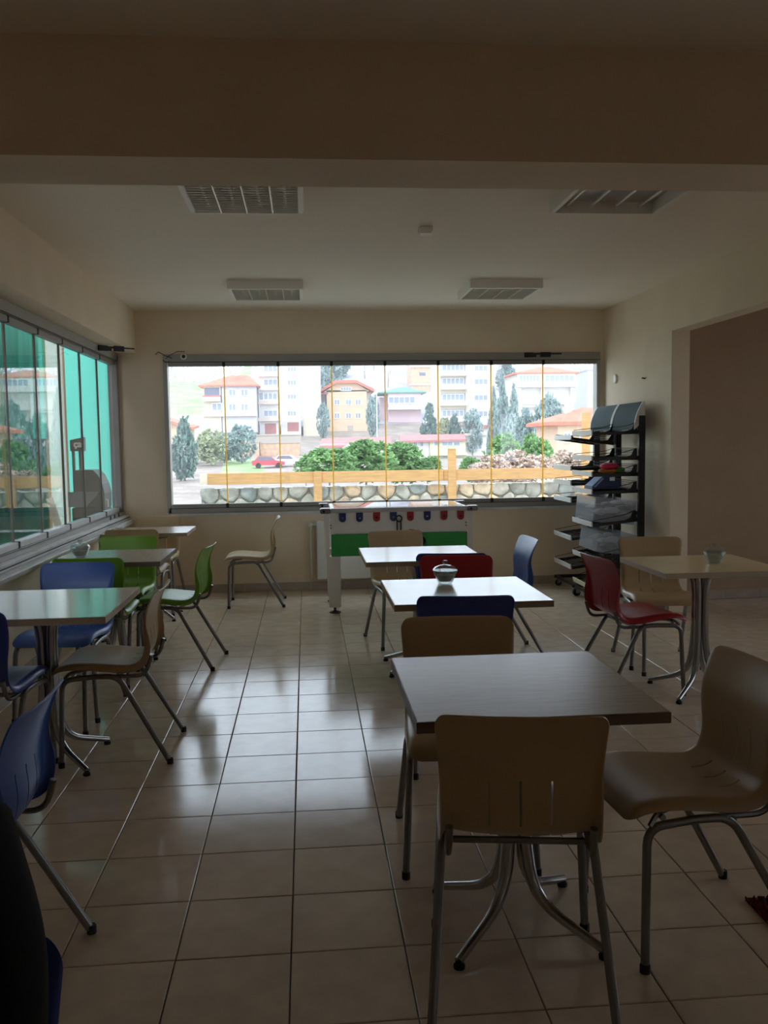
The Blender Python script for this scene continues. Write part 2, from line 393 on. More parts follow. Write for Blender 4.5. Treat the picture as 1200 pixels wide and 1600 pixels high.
def chair_shell():
    arc = [0]
    for a, b in zip(ST, ST[1:]): arc.append(arc[-1]+math.hypot(b[0]-a[0], b[1]-a[1]))
    L = arc[-1]; bm = bmesh.new(); grid = []
    for i, (u, z, w, A, D) in enumerate(ST):
        a, b = ST[max(i-1, 0)], ST[min(i+1, len(ST)-1)]; tx, tz = b[0]-a[0], b[1]-a[1]; l = math.hypot(tx, tz); tx /= l; tz /= l
        nx, nz = tz, -tx                       # towards the underside / behind the back
        W = w
        for d, r in ((L-arc[i], .05), (arc[i], .035)):
            if d < r: W = min(W, w-r+math.sqrt(max(0, r*r-(r-d)**2)))
        row = []
        for v in COLS:
            av = abs(v); k = max(0, (av-.86)/.14); x = W*(av if k == 0 else .86+.14*math.sin(k*PI/2)*.75+.14*.25*k)
            o = A*(1-math.cos(k*PI/2)); e = D*min(x/w, .96)**2.0; o *= max(0, 1-(w-W)/.02); bk = min(1, max(0, (z-.46)/.06)) if u > .3 else 0
            row.append(bm.verts.new((math.copysign(x, v), -(u+nx*o-e*bk-nx*e*(1-bk)-.24), z+nz*o-nz*e*(1-bk))))
        grid.append(row)
    nslot = {COLS.index(-.40), COLS.index(-.016), COLS.index(0), COLS.index(.372)}
    for i in range(len(ST)-1):
        u, z = ST[i][0], ST[i][1]
        slot = (.49 < z < .605 and u > .3) or (.285 < u and z < .462)
        for j in range(len(COLS)-1):
            if slot and j in nslot: continue
            bm.faces.new((grid[i][j], grid[i][j+1], grid[i+1][j+1], grid[i+1][j]))
    bmesh.ops.recalc_face_normals(bm, faces=bm.faces)
    bmesh.ops.solidify(bm, geom=bm.faces[:], thickness=.0045)
    return MB().bm(bm, True)
def lp(u, x, z): return (x, -(u-.24), z)
def make_chair():
    root = empty('cafe_chair')
    chair_shell().build('seat_shell', 'chair_beige', root)
    for s in (-1, 1):
        fl = MB().tube(fillet([lp(.0, s*.222, .012), lp(.012, s*.203, .402), lp(.16, s*.198, .412)], .05), .0125, 10).build('leg', 'steel_tube', root)
        MB().lathe([(.0145, 0), (.0145, .022), (.0128, .026)], 10, lp(0, s*.222, 0)).build('leg_cap', 'rubber', fl)
        rl = MB().tube(fillet([lp(.487, s*.228, .012), lp(.262, s*.200, .412), lp(.155, s*.198, .412)], .05), .0125, 10).build('leg', 'steel_tube', root)
        MB().lathe([(.0145, 0), (.0145, .022), (.0128, .026)], 10, lp(.49, s*.2285, 0)).build('leg_cap', 'rubber', rl)
        MB().tube(fillet([lp(.24, s*.186, .408), lp(.385, s*.183, .405), lp(.412, s*.180, .50)], .05), [.009]*6+[.010]*2, 8).build('back_bracket', 'steel_tube', root)
        MB().tube(fillet([lp(.02, s*.202, .405), lp(.045, s*.19, .433), lp(.12, s*.15, .436)], .02), .008, 6).build('seat_bracket', 'steel_tube', root)
    MB().tube([lp(.27, -.2, .402), lp(.27, .2, .402)], .010, 8).build('crossbar', 'steel_tube', root)
    MB().tube([lp(.06, -.2, .425), lp(.06, .2, .425)], .009, 8).build('crossbar', 'steel_tube', root)
    return root
proto = make_chair(); index_tree(proto)
# colour, x, y, heading in degrees (0 looks into the room depth), group, label
CH = [
 ('beige', .545, 2.285, -9.0, 'chairs at the walnut table', 'beige plastic chair seen from behind in front of the walnut table'),
 ('beige', 1.125, 2.505, 94., 'chairs at the walnut table', 'beige plastic chair on the right of the walnut table, facing left'),
 ('beige', .545, 3.09, 176., 'chairs at the walnut table', 'beige chair tucked under the far side of the walnut table'),
 ('navy', .700, 3.965, -6., 'chairs at the glossy white centre table', 'shade-darkened blue chair with its back to the walnut table'),
 ('red', .835, 4.90, 172., 'chairs at the glossy white centre table', 'red chair behind the silver sugar bowl on the centre table'),
 ('navy', .885, 5.42, -8., 'chairs at the table before the football table', 'shade-darkened blue chair mostly hidden right behind a red chair'),
 ('beige', .690, 6.42, 190., 'chairs at the table before the football table', 'beige chair standing before the green table football panel'),
 ('blue', 1.315, 5.95, 92., 'chairs at the table before the football table', 'blue chair seen edge-on right of the tables, near the bare back wall'),
 ('red', 1.852, 4.985, -82., 'chairs at the cream table on the right', 'red chair facing right, pulled up to the cream table'),
 ('beige', 2.285, 5.60, 173., 'chairs at the cream table on the right', 'beige chair behind the cream table, before the display racks'),
 ('green', -.858, 6.0, 84., 'chairs at the middle window table', 'green chair facing left, standing out in the aisle'),
 ('beige', -.905, 4.30, 90., 'chairs at the near window table', 'beige chair facing left at the aisle end of the near window table'),
 ('beige', -.475, 8.16, 90., 'stray chairs', 'lone beige chair in profile against the back wall'),
 ('green', -1.335, 6.46, 176., 'chairs at the middle window table', 'bright green chair on the far side of the oak window table'),
 ('beige', -1.40, 7.43, -3., 'chairs at the far corner table', 'beige chair with only its top edge showing above a green one'),
 ('beige', -1.415, 8.33, 177., 'chairs at the far corner table', 'beige chair in the far left corner below the window corner'),
 ('green', -1.315, 5.63, -3., 'chairs at the middle window table', 'green chair half hidden behind the light blue chair back'),
 ('blue', -1.335, 5.0, 175., 'chairs at the near window table', 'light blue chair on the far side of the near window table'),
 ('navy', -1.435, 3.93, -6., 'chairs at the near window table', 'shade-darkened blue chair cut by the left edge, its seat under the table'),
 ('blue', -.93, 2.42, 89., 'chairs in the left foreground', 'blue chair in the left foreground, its leg reaching into the aisle'),
 ('navy', -.552, .99, 181., 'chairs in the left foreground', 'shade-darkened blue chair at the bottom left corner behind the person in black'),
]
first = True
for col, x, y, a, g, lab in CH:
    c = copy_tree(proto, None, {'seat_shell': 'chair_'+col}) if not first else proto
    if first: first = False
    c.location = (x, y, 0); c.rotation_euler = (0, 0, math.radians(a)); tag(c, lab, 'chair', g)

# ------------------------------------------------------------------ tables
def make_table(cx, cy, wx, wy, top, edge, lab, diag=.30, group='cafe tables'):
    root = tag(empty('cafe_table', (cx, cy, 0)), lab, 'table', group)
    h = .75
    tp = MB().box((-wx/2+.002, -wy/2+.002, h-.028), (wx/2-.002, wy/2-.002, h), .0015).build('tabletop', top, root)
    eb = MB()
    eb.box((-wx/2, -wy/2, h-.030), (wx/2, -wy/2+.004, h-.001)); eb.box((-wx/2, wy/2-.004, h-.030), (wx/2, wy/2, h-.001))
    eb.box((-wx/2, -wy/2+.004, h-.030), (-wx/2+.004, wy/2-.004, h-.001)); eb.box((wx/2-.004, -wy/2+.004, h-.030), (wx/2, wy/2-.004, h-.001))
    eb.build('edge_band', edge, tp)
    for sx_, sy_ in ((-1, -1), (1, -1), (1, 1), (-1, 1)):
        k = diag*.7071; q = .021
        pts = [(sx_*k, sy_*k, .022), (sx_*q*2.2, sy_*q*2.2, .10), (sx_*q, sy_*q, .30), (sx_*q, sy_*q, .60), (sx_*q*1.6, sy_*q*1.6, .695), (sx_*.16, sy_*.16, .716)]
        P = fillet(pts, [0, .10, .12, .10, .10, 0], 5); n = len(P)
        lg = MB().tube(P, [.013+.0075*min(1, i/6) for i in range(n)], 12).build('leg', 'chrome', root)
        MB().lathe([(.016, 0), (.017, .008), (.013, .014)], 12, (sx_*k*.98, sy_*k*.98, 0)).build('foot_pad', 'rubber', lg)
    MB().box((-.2, -.03, .7195), (.2, .03, .7215)).box((-.03, -.2, .7195), (.03, .2, .7215)).build('mounting_plate', 'steel_tube', root)
    return root
make_table(.605, 2.552, .675, .69, 'laminate_walnut', 'edge_dark', 'walnut brown cafe table in the foreground with nothing on it')
make_table(.735, 4.21, .72, .72, 'laminate_cream', 'edge_brown', 'white looking glossy centre table with a silver sugar bowl')
make_table(.715, 5.64, .74, .75, 'laminate_cream', 'edge_brown', 'empty glossy table between the centre table and the football table')
make_table(2.24, 4.865, .70, .69, 'laminate_tan', 'edge_cream', 'cream table on the right with a glass sugar bowl')
make_table(-1.215, 4.175, .715, .78, 'laminate_cream', 'edge_cream', 'cream table by the left window reflecting green light, nearest of three')
make_table(-1.265, 5.905, .70, .69, 'laminate_oak', 'edge_dark', 'brown wood table by the left window with a glass sugar bowl')
make_table(-1.335, 7.655, .70, .60, 'laminate_oak', 'edge_brown', 'brown table in the far left corner, farthest of the window tables')

# ------------------------------------------------------------------ sugar bowls
def bowl(x, y, lab):
    r = tag(empty('sugar_bowl', (x, y, .75)), lab, 'sugar bowl', 'sugar bowls on the tables')
    MB().lathe([(.030, .001), (.036, .006), (.046, .03), (.056, .055), (.060, .066), (.056, .066), (.050, .05), (.034, .012), (.0, .010)], 20, facet=.06).build('bowl', 'cut_glass', r)
    MB().lathe([(.030, .012), (.040, .030), (.046, .044), (.02, .050), (.0, .051)], 16).build('sugar_fill', 'sugar', r)
    lid = MB().lathe([(.058, .067), (.060, .070), (.050, .083), (.030, .092), (.012, .095), (0, .095)], 20, facet=.05).build('lid', 'cut_glass', r)
    MB().lathe([(.006, .0945), (.007, .100), (.013, .104), (.013, .113), (.008, .117), (0, .117)], 10, facet=.08).build('lid_knob', 'cut_glass', lid)
    return r
bowl(.690, 4.41, 'silvery glass sugar bowl with knobbed lid on the centre table')
bowl(2.32, 4.86, 'glass sugar bowl on the cream table at right')
bowl(-1.470, 5.86, 'pale green glass sugar bowl on the window side table')

# ------------------------------------------------------------------ table football
def football():
    X0, X1, Y0, Y1 = .165, 1.415, 7.56, 8.22
    r = tag(empty('football_table', (0, 0, 0)), 'grey and green table football cabinet under the back window', 'football table')
    body = MB().box((X0+.06, Y0+.012, .50), (X1-.06, Y1-.01, .875)).build('cabinet', 'foos_grey', r)
    MB().box((X0+.03, Y0, .69), (X1-.03, Y0+.011, .87), .003).build('apron', 'foos_grey', r)
    MB().box((X0+.035, Y0-.004, .495), (X1-.035, Y0+.010, .686), .003).build('front_panel', 'foos_green', r)
    for sx_ in (0, 1):
        for sy_ in (0, 1):
            x = X0 if sx_ == 0 else X1-.125; y = Y0-.012 if sy_ == 0 else Y1-.11
            mb = MB(); xa, xb = x, x+.125; ins = .012
            mb.box((xa+.01, y, .055), (xb-.015, y+.12, .495), .004)
            lg = mb.build('leg', 'foos_grey', r)
            MB().lathe([(.05, 0), (.05, .008), (.02, .018), (.012, .022), (.012, .054)], 14, (x+.06, y+.06, 0)).build('levelling_foot', 'black_plastic', lg)
            xx = X0-.012 if sx_ == 0 else X1-.022; yy = Y0-.004 if sy_ == 0 else Y1-.03
            MB().box((xx, yy, .495), (xx+.034, yy+.034, .872), .003).build('corner_post', 'foos_grey', r)
            xx = X0-.055 if sx_ == 0 else X1-.035; yy = Y0-.03 if sy_ == 0 else Y1-.05
            cb = MB().box((xx, yy, .866), (xx+.09, yy+.08, .912), .006).build('corner_block', 'chrome', r)
            MB().lathe([(.010, 0), (.010, .004), (0, .005)], 10).build('block_hole', 'black_plastic', cb, (xx+.03, yy-.0045, .888)).rotation_euler = (PI/2, 0, 0)
    tf_ = MB(); a, b, c, d = X0+.035, X1-.035, Y0-.012, Y1
    tf_.box((a, c, .872), (b, c+.045, .908), .004); tf_.box((a, d-.045, .872), (b, d, .908), .004)
    tf_.box((a, c+.045, .872), (a+.045, d-.045, .908), .004); tf_.box((b-.045, c+.045, .872), (b, d-.045, .908), .004)
    tf_.build('top_frame', 'tray_grey', r)
    MB().box((a+.03, c+.03, .909), (b-.03, d-.03, .915)).build('glass_top', 'pane_glass', r)
    MB().box((a+.045, c+.045, .80), (b-.045, d-.045, .876)).build('playing_field', 'radiator_white', r)
    for i, col in enumerate('bbrbrbrr'):
        x = X0+.135+i*.146; pts = [(-.029, .868), (.029, .868), (.029, .815)]+[(.029*math.cos(t), .815-.026*math.sin(t)) for t in (.5, 1.05, 1.57, 2.1, 2.64)]+[(-.029, .815)]
        tb = MB().prism([(x+p, q) for p, q in pts], Y0-.010, Y0-.0005).build('rod_cover', 'foos_navy' if col == 'b' else 'foos_red', r)
        MB().lathe([(.009, 0), (.009, .006), (0, .007)], 8).build('cover_screw', 'black_plastic' if col == 'r' else 'chrome', tb, (x, Y0-.0095, .825)).rotation_euler = (PI/2, 0, 0)
    x = X0+.62
    lk = MB(); lk.box((x-.021, Y0-.012, .695), (x-.011, Y0-.001, .80)); lk.box((x+.011, Y0-.012, .695), (x+.021, Y0-.001, .80))
    lk.tube([(x+.024*math.cos(t*PI/8), Y0-.012, .812+.026*math.sin(t*PI/8)) for t in range(17)], .007, 6)
    lk.build('coin_lever', 'black_plastic', r)
    MB().box((x+.085, Y0-.008, .695), (x+.125, Y0-.0005, .715)).build('lock_plate', 'black_plastic', r)
    for dx in (.03, 1.2):
        for z in (.74, .765): MB().box((X0+dx, Y0-.003, z-.006), (X0+dx+.009, Y0-.0005, z+.006)).build('bolt_head', 'black_plastic', r)
    MB().lathe([(.045, 0), (.05, .02), (.046, .03), (.03, .012), (0, .01)], 16).build('ball_cup', 'rack_black', r, (X0+.80, Y0-.0045, .615)).rotation_euler = (PI/2, 0, 0)
football()

# radiator below the window
rd = tag(empty('radiator', (0, YB, 0)), 'white panel radiator on the back wall behind the football table', 'radiator')
MB().box((.09, -.125, .12), (1.45, -.105, .70), .006).build('front_plate', 'radiator_white', rd)
MB().box((.09, -.05, .12), (1.45, -.03, .70), .006).build('rear_plate', 'radiator_white', rd)
MB().box((.085, -.105, .115), (.092, -.03, .705)).box((1.448, -.105, .115), (1.455, -.03, .705)).build('side_cover', 'radiator_white', rd)
gm = MB()
for k in range(34): gm.box((.10+k*.04, -.104, .697), (.108+k*.04, -.051, .703))
tag(gm.build('top_grille', 'radiator_white', rd), kind='stuff')
MB().box((.2, -.03, .3), (.24, -.001, .5)).box((1.3, -.03, .3), (1.34, -.001, .5)).build('wall_bracket', 'radiator_white', rd)
vb = MB().tube([(.09, -.077, .665), (.03, -.077, .665), (.03, -.077, .62)], .012, 8).build('valve', 'radiator_white', rd)
MB().lathe([(.018, 0), (.02, .03), (.016, .05)], 12).build('valve_knob', 'radiator_white', vb, (.03, -.09, .665)).rotation_euler = (PI/2, 0, 0)
MB().tube(fillet([(.03, -.077, .62), (.03, -.05, .16), (.03, -.012, .12)], .03), .008, 6).build('pipe', 'radiator_white', rd)

# ------------------------------------------------------------------ display racks
def wire_shelf(tilt):
    """tray in local coordinates: x 0 (back) to -.40 (front), y 0..w"""
    w = .565; d = .40; mb = MB()
    mb.box((-d, .0, -.012), (-d+.008, w, .012)); mb.box((-.012, .0, -.012), (0, w, .012))
    for y in (0, w-.012): mb.box((-d, y, -.022), (0, y+.012, .004))
    for k in range(1, 12): mb.tube([(-d, k*w/12, .0), (0, k*w/12, .0)], .0025, 4)
    for k in range(1, 5): mb.tube([(-d*k/5, 0, -.003), (-d*k/5, w, -.003)], .003, 4)
    for y in (.006, w-.006):
        mb.tube(fillet([(-d+.01, y, .03), (-.10, y, .05), (-.03, y, .075), (-.01, y, .075)], .03, 3), .003, 5)
        mb.tube([(-d+.006, y, 0), (-d+.006, y, .032)], .003, 5)
        mb.prism([(-.12, 0), (-.01, .0), (-.01, .075), (-.035, .07), (-.06, .02)], y-.003, y+.003)
    for k in range(0, 20): mb.tube([(-.006, .01+k*(w-.02)/19, 0), (-.006, .01+k*(w-.02)/19, .08)], .0016, 4)
    for z in (.02, .04, .06, .08): mb.tube([(-.006, 0, z), (-.006, w, z)], .0018, 4)
    return mb
shelf_me = wire_shelf(0).mesh('wire_shelf', 'rack_black')
def rack(y0, y1, lab, zs, yellow):
    XB = 2.885
    r = tag(empty('display_rack', (XB, y0, 0)), lab, 'rack', 'black wire display racks'); w = y1-y0
    for y in (.012, w-.012):
        p = MB().box((-.02, y-.019, .10), (.035, y+.019, 1.665), .003).build('post', 'rack_black', r)
        MB().box((-.42, y-.016, .085), (.03, y+.016, .115), .003).build('base_arm', 'rack_black', r)
        for x in (-.38, .0):
            cs = MB().lathe([(.032, -.011), (.034, -.006), (.034, .006), (.032, .011)], 14); o = cs.build('caster', 'rubber', r, (x, y, .036)); o.rotation_euler = (PI/2, 0, 0)
            k = MB().box((x-.012, y-.018, .034), (x+.022, y-.014, .085)).box((x-.012, y+.014, .034), (x+.022, y+.018, .085)).box((x-.016, y-.02, .078), (x+.026, y+.02, .086)).build('caster_fork', 'steel_tube', r)
    MB().box((-.41, .03, .09), (-.385, w-.03, .112)).box((.0, .03, .09), (.025, w-.03, .112)).box((.0, .03, 1.63), (.02, w-.03, 1.66)).box((.0, .03, .8), (.02, w-.03, .83)).build('cross_rail', 'rack_black', r)
    for k, (z, tilt) in enumerate(zs):
        s = inst('wire_shelf', shelf_me, r, (-.02, .018, z-math.sin(tilt)*-.0), (0, -tilt, 0))
        pm = MB().box((-.412, .004, -.022), (-.4005, .565, .022), .002)
        pm.build('price_strip', 'price_yellow' if k == yellow else 'price_white', s)
    # curved header card
    n = 10; vs = []; 
    for i in range(n+1):
        t = i/n; z = 1.545+.24*t; x = -.055+.0*t+.075*(t**2.2); vs.append((x, z))
    hd = MB()
    for (x, z), (x2, z2) in zip(vs, vs[1:]):
        hd.add([(x, .022, z), (x, w-.022, z), (x2, w-.022, z2), (x2, .022, z2), (x+.006, .022, z), (x+.006, w-.022, z), (x2+.006, w-.022, z2), (x2+.006, .022, z2)],
               [(0, 1, 2, 3), (7, 6, 5, 4), (0, 3, 7, 4), (1, 5, 6, 2), (3, 2, 6, 7), (0, 4, 5, 1)], True)
    h = hd.build('header_card', 'card_teal', r)
    for y in (.004, w-.020):
        poly = [(x-.004, z) for x, z in vs]+[(.032, 1.785), (.035, 1.66), (.005, 1.60)]
        MB().prism(poly, y, y+.016).build('header_end', 'card_white', h)
    return r
zB = [(1.53, .02), (1.305, .0), (1.165, .0), (1.02, .02), (.770, .10), (.49, .16), (.255, .22)]
zA = [(1.43, -.14), (1.20, .0), (1.06, .0), (.90, .0), (.585, .10), (.32, .12)]
rack(8.06, 8.665, 'black wire display rack farther from the camera, in the window corner', zA, 9)
rack(7.45, 8.055, 'black wire display rack nearer the camera, holding the plastic bins', zB, 6)

def bin_(x0, y0, z0, dx, dy, dz, lab, tilt):
    r = tag(empty('plastic_bin', (x0, y0, z0)), lab, 'bin', 'clear plastic bins on the racks'); r.rotation_euler = (0, -tilt, 0)
    t = .003; mb = MB()
    mb.box((0, 0, 0), (dx, dy, t)); mb.box((0, 0, t), (t, dy, dz)); mb.box((dx-t, 0, t), (dx, dy, dz)); mb.box((t, 0, t), (dx-t, t, dz)); mb.box((t, dy-t, t), (dx-t, dy, dz))
    mb.build('box', 'clear_plastic', r)
    MB().box((-.006, -.006, dz), (dx+.006, .008, dz+.014), .003).box((-.006, dy-.008, dz), (dx+.006, dy+.006, dz+.014), .003).box((-.006, .008, dz), (.008, dy-.008, dz+.014), .003).box((dx-.008, .008, dz), (dx+.006, dy-.008, dz+.014), .003).build('rim', 'clear_plastic', r)
    return r
def packet(x, y, z, s, m, lab, g, rz=0):
    bm = bmesh.new(); bmesh.ops.create_grid(bm, x_segments=8, y_segments=8, size=.5)
    for v in bm.verts:
        e = (1-(2*v.co.x)**2)*(1-(2*v.co.y)**2); v.co.z = e**.5*.5 if e > 0 else 0
    low = bmesh.ops.duplicate(bm, geom=bm.faces[:])
    for q in low['geom']:
        if isinstance(q, bmesh.types.BMVert): q.co.z *= -.9
    bmesh.ops.remove_doubles(bm, verts=bm.verts, dist=1e-4)
    for v in bm.verts: v.co.x *= s[0]; v.co.y *= s[1]; v.co.z *= s[2]
    o = MB().bm(bm, True).build('snack_packet', m, None, (x, y, z)); o.rotation_euler = (0, 0, rz)
    return tag(o, lab, 'packet', g)
bin_(2.47, 7.475, .755, .37, .52, .20, 'clear plastic bin with cream packets on the upper bin shelf', -.10)
bin_(2.50, 7.475, .490, .34, .50, .17, 'clear plastic bin on the lower shelf, half hidden by the red chair', -.14)
for i in range(6):
    W6 = ('first', 'second', 'third', 'fourth', 'fifth', 'last')[i]
    packet(2.57+.10*(i % 3), 7.58+.14*(i//3), .83+.012*i, (.11, .15, .06), 'packet_cream' if i % 2 == 0 else 'card_white', W6+' packet of the heap in the upper plastic bin, '+('cream' if i % 2 == 0 else 'white'), 'packets in the upper bin', i*.7)
for i in range(4):
    W4 = ('first', 'second', 'third', 'last')[i]
    packet(2.60+.09*(i % 2), 7.58+.15*(i//2), .57+.01*i, (.10, .14, .06), 'card_white' if i % 2 else 'packet_cream', W4+' pale packet lying in the lower plastic bin', 'packets in the lower bin', i*.9)
# rainbow hat and navy carton on the rack
rh = tag(empty('rainbow_hat', (2.66, 7.62, 1.185)), 'pink, orange and green striped soft hat on the nearer rack', 'hat')
for k, (m, z0, z1, ox) in enumerate((('toy_orange', -.018, .022, -.012), ('toy_pink', .014, .068, .004), ('toy_green', -.008, .030, .085))):
    bm = bmesh.new(); bmesh.ops.create_uvsphere(bm, u_segments=18, v_segments=10, radius=.5)
    for v in bm.verts: v.co = Vector((v.co.x*(.17 if k < 2 else .11)+ox, v.co.y*.16, (z0+z1)/2+v.co.z*(z1-z0)*1.25))
    MB().bm(bm, True).build('stripe', m, rh)
cn = tag(empty('carton', (2.47, 7.50, 1.035)), 'navy blue slanted carton with a pale blue side beside the rainbow hat', 'carton')
MB().prism([(0, 0), (.24, 0), (.24, .07), (.17, .105), (.10, .105), (0, .02)], 0, .22).build('body', 'carton_navy', cn)
MB().prism([(.012, .018), (.03, .018), (.105, .092), (.088, .092)], -.002, .0).build('side_print', 'carton_blue', cn)
MB().box((.155, -.002, .07), (.20, 0, .10)).build('side_label', 'card_white', cn)
MB().add([(.004, .02, .026), (.004, .2, .026), (.096, .2, .108), (.096, .02, .108)], [(0, 1, 2, 3)]).build('lid_print', 'carton_blue', cn)

# ------------------------------------------------------------------ ceiling fittings
def light_unit(x0, y0, lab, louvre=True):
    w = .60; h = .07; r = tag(empty('ceiling_light', (x0, y0, ZC-h)), lab, 'ceiling light', 'square fluorescent ceiling lights')
    fr = MB(); e = .028
    fr.box((0, 0, 0), (w, e, h), .003); fr.box((0, w-e, 0), (w, w, h), .003); fr.box((0, e, 0), (e, w-e, h), .003); fr.box((w-e, e, 0), (w, w-e, h), .003)
    fr.build('housing', 'fixture_white', r)
    MB().box((e, e, h-.006), (w-e, w-e, h-.001)).build('back_tray', 'tray_grey', r)
    for k in range(4):
        x = e+(w-2*e)*(k+.5)/4
        MB().tube([(x, e+.012, h-.026), (x, w-e-.012, h-.026)], .008, 10).build('lamp_tube', 'tube_lamp', r)
        for y in (e, w-e-.014): MB().box((x-.012, y, h-.040), (x+.012, y+.014, h-.007)).build('lamp_holder', 'fixture_white', r)
    if louvre:
        for k in range(1, 4):
            x = e+(w-2*e)*k/4
            MB().prism([(x-.002, 0), (x+.002, 0), (x+.016, .034), (x-.016, .034)], e, w-e).build('louvre_spine', 'louvre', r)
        for k in range(1, 13):
            y = e+(w-2*e)*k/13; mb = MB()
            n = 16
            for q in range(4):
                xa = e+(w-2*e)*q/4; xb = e+(w-2*e)*(q+1)/4
                for s in range(6):
                    u0, u1 = s/6, (s+1)/6; f = lambda t: .004+.022*(2*t-1)**2
                    X0, X1 = xa+(xb-xa)*u0, xa+(xb-xa)*u1
                    mb.add([(X0, y-.001, .003), (X1, y-.001, .003), (X1, y-.001, .003+f(u1)), (X0, y-.001, .003+f(u0)), (X0, y+.001, .003), (X1, y+.001, .003), (X1, y+.001, .003+f(u1)), (X0, y+.001, .003+f(u0))],
                           [(0, 1, 2, 3), (7, 6, 5, 4), (3, 2, 6, 7), (0, 4, 5, 1)])
            mb.build('louvre_blade', 'louvre', r)
    return r
light_unit(-.585, 4.33, 'louvred ceiling light cut by the beam, upper left')
light_unit(1.355, 4.275, 'ceiling light without its louvre, bare tubes showing, upper right', False)
light_unit(-.595, 7.245, 'smaller looking louvred ceiling light near the back, left of two')
light_unit(1.352, 7.19, 'louvred ceiling light near the back, right of two')
sd = tag(empty('ceiling_sensor', (.755, 5.48, ZC)), 'small square white sensor box on the ceiling', 'sensor')
MB().box((-.04, -.04, -.035), (.04, .04, 0), .004).build('housing', 'fixture_white', sd)
MB().box((-.036, -.036, -.042), (.036, .036, -.0352), .003).build('sensor_cover', 'fixture_white', sd)

def text(s, size, ext, m, name, parent, loc, rot):
    cu = bpy.data.curves.new('txt', 'FONT'); cu.body = s; cu.size = size; cu.extrude = ext; cu.align_x = 'CENTER'; cu.align_y = 'CENTER'; cu.offset = size*.02
    to = bpy.data.objects.new('txt', cu); C.objects.link(to); dg = bpy.context.evaluated_depsgraph_get(); dg.update()
    me = bpy.data.meshes.new_from_object(to.evaluated_get(dg)); bpy.data.objects.remove(to); bpy.data.curves.remove(cu)
    me.materials.clear(); me.materials.append(M[m]); me.name = name
    o = bpy.data.objects.new(name, me); C.objects.link(o); o.parent = parent; o.location = loc; o.rotation_euler = rot
    return o
bare = [o for o in bpy.data.objects if o.get('label', '').startswith('ceiling light without')][0]
text('A', .10, .001, 'mark_red', 'lettering', bare, (.335, .28, .0615), (PI, 0, 0))

# wall bits
tag(MB().lathe([(.045, 0), (.045, .012), (.038, .02), (0, .022)], 20).build('wall_disc', 'fixture_white', None, (XR-.0005, 8.48, 2.05)), 'round white disc on the right wall above the racks', 'disc').rotation_euler = (0, -PI/2, 0)
tag(MB().tube([(0, 0, 0), (-.03, 0, .006)], .006, 8).build('wall_nail', 'rack_black', None, (XR-.001, 7.74, 2.0)), 'small dark nail in the right wall', 'nail')
def closer(loc, rz, L, lab):
    r = tag(empty('window_lock', loc, rz), lab, 'window lock', 'black glass panel locks')
    MB().box((0, -.022, -.024), (.085, .0, .024), .003).build('lock_case', 'black_plastic', r)
    MB().box((.085, -.018, .0), (L*.55, -.004, .018), .002).box((.085, -.018, -.022), (.12, -.004, 0), .002).build('lock_arm', 'black_plastic', r)
    MB().box((L*.42, -.024, -.022), (L*.70, -.001, .026), .003).build('lock_slider', 'black_plastic', r)
    MB().box((L*.70, -.016, .004), (L, -.006, .017), .002).build('lock_handle', 'black_plastic', r)
    return r
closer((2.20, YB-.031, 2.318), 0, .38, 'black lock mechanism at the top right of the back window')
closer((-1.79, 8.02, 2.325), math.radians(38), .34, 'black lock arm sticking out from the left window head')
cp = tag(empty('window_sensor', (-1.16, YB-.031, 2.322)), 'small round black sensor at the back window corner', 'sensor')
MB().lathe([(.03, 0), (.03, .006), (.0, .007)], 16).build('sensor_plate', 'fixture_white', cp).rotation_euler = (PI/2, 0, 0)
MB().lathe([(.018, .0065), (.018, .011), (0, .012)], 14).build('sensor_lens', 'black_plastic', cp).rotation_euler = (PI/2, 0, 0)
wr_ = MB()
wr_.tube([(-1.43, YB-.012, 2.345), (-1.40, YB-.03, 2.37), (-1.33, YB-.04, 2.33), (-1.27, YB-.04, 2.305)], .0035, 5)
wr_.tube([(-1.33, YB-.04, 2.30), (-1.30, YB-.042, 2.33), (-1.22, YB-.036, 2.37), (-1.15, YB-.012, 2.372)], .0028, 5)
wr_.tube([(-1.36, YB-.036, 2.29), (-1.32, YB-.042, 2.265), (-1.29, YB-.04, 2.28)], .003, 5)
tag(wr_.build('loose_wire', 'black_plastic'), 'loose dark wires at the top left corner of the back window', 'wire')

# doormat at the right edge
rm = MB(); x0, y0, x1, y1 = 1.355, 1.9, 2.25, 2.60
dm = tag(empty('doormat', (0, 0, 0)), 'dark red doormat on the floor at the right edge', 'doormat')
MB().box((x0+.005, y0+.005, .0), (x1-.005, y1-.005, .008)).build('backing', 'rubber', dm)
for i in range(90):
    for j in range(70):
        x = x0+(i+random.random())*(x1-x0)/90; y = y0+(j+random.random())*(y1-y0)/70; a = random.random()*PI; h = .014+.006*random.random()
        dx, dy = .006*math.cos(a), .006*math.sin(a); lx, ly = random.gauss(0, .004), random.gauss(0, .004)
        rm.add([(x-dx, y-dy, .007), (x+dx, y+dy, .007), (x+lx, y+ly, h)], [(0, 1, 2)])
        rm.add([(x-dy, y+dx, .007), (x+dy, y-dx, .007), (x-lx, y+ly, h)], [(0, 1, 2)])
tag(rm.build('pile', 'rug_red', dm), kind='stuff')

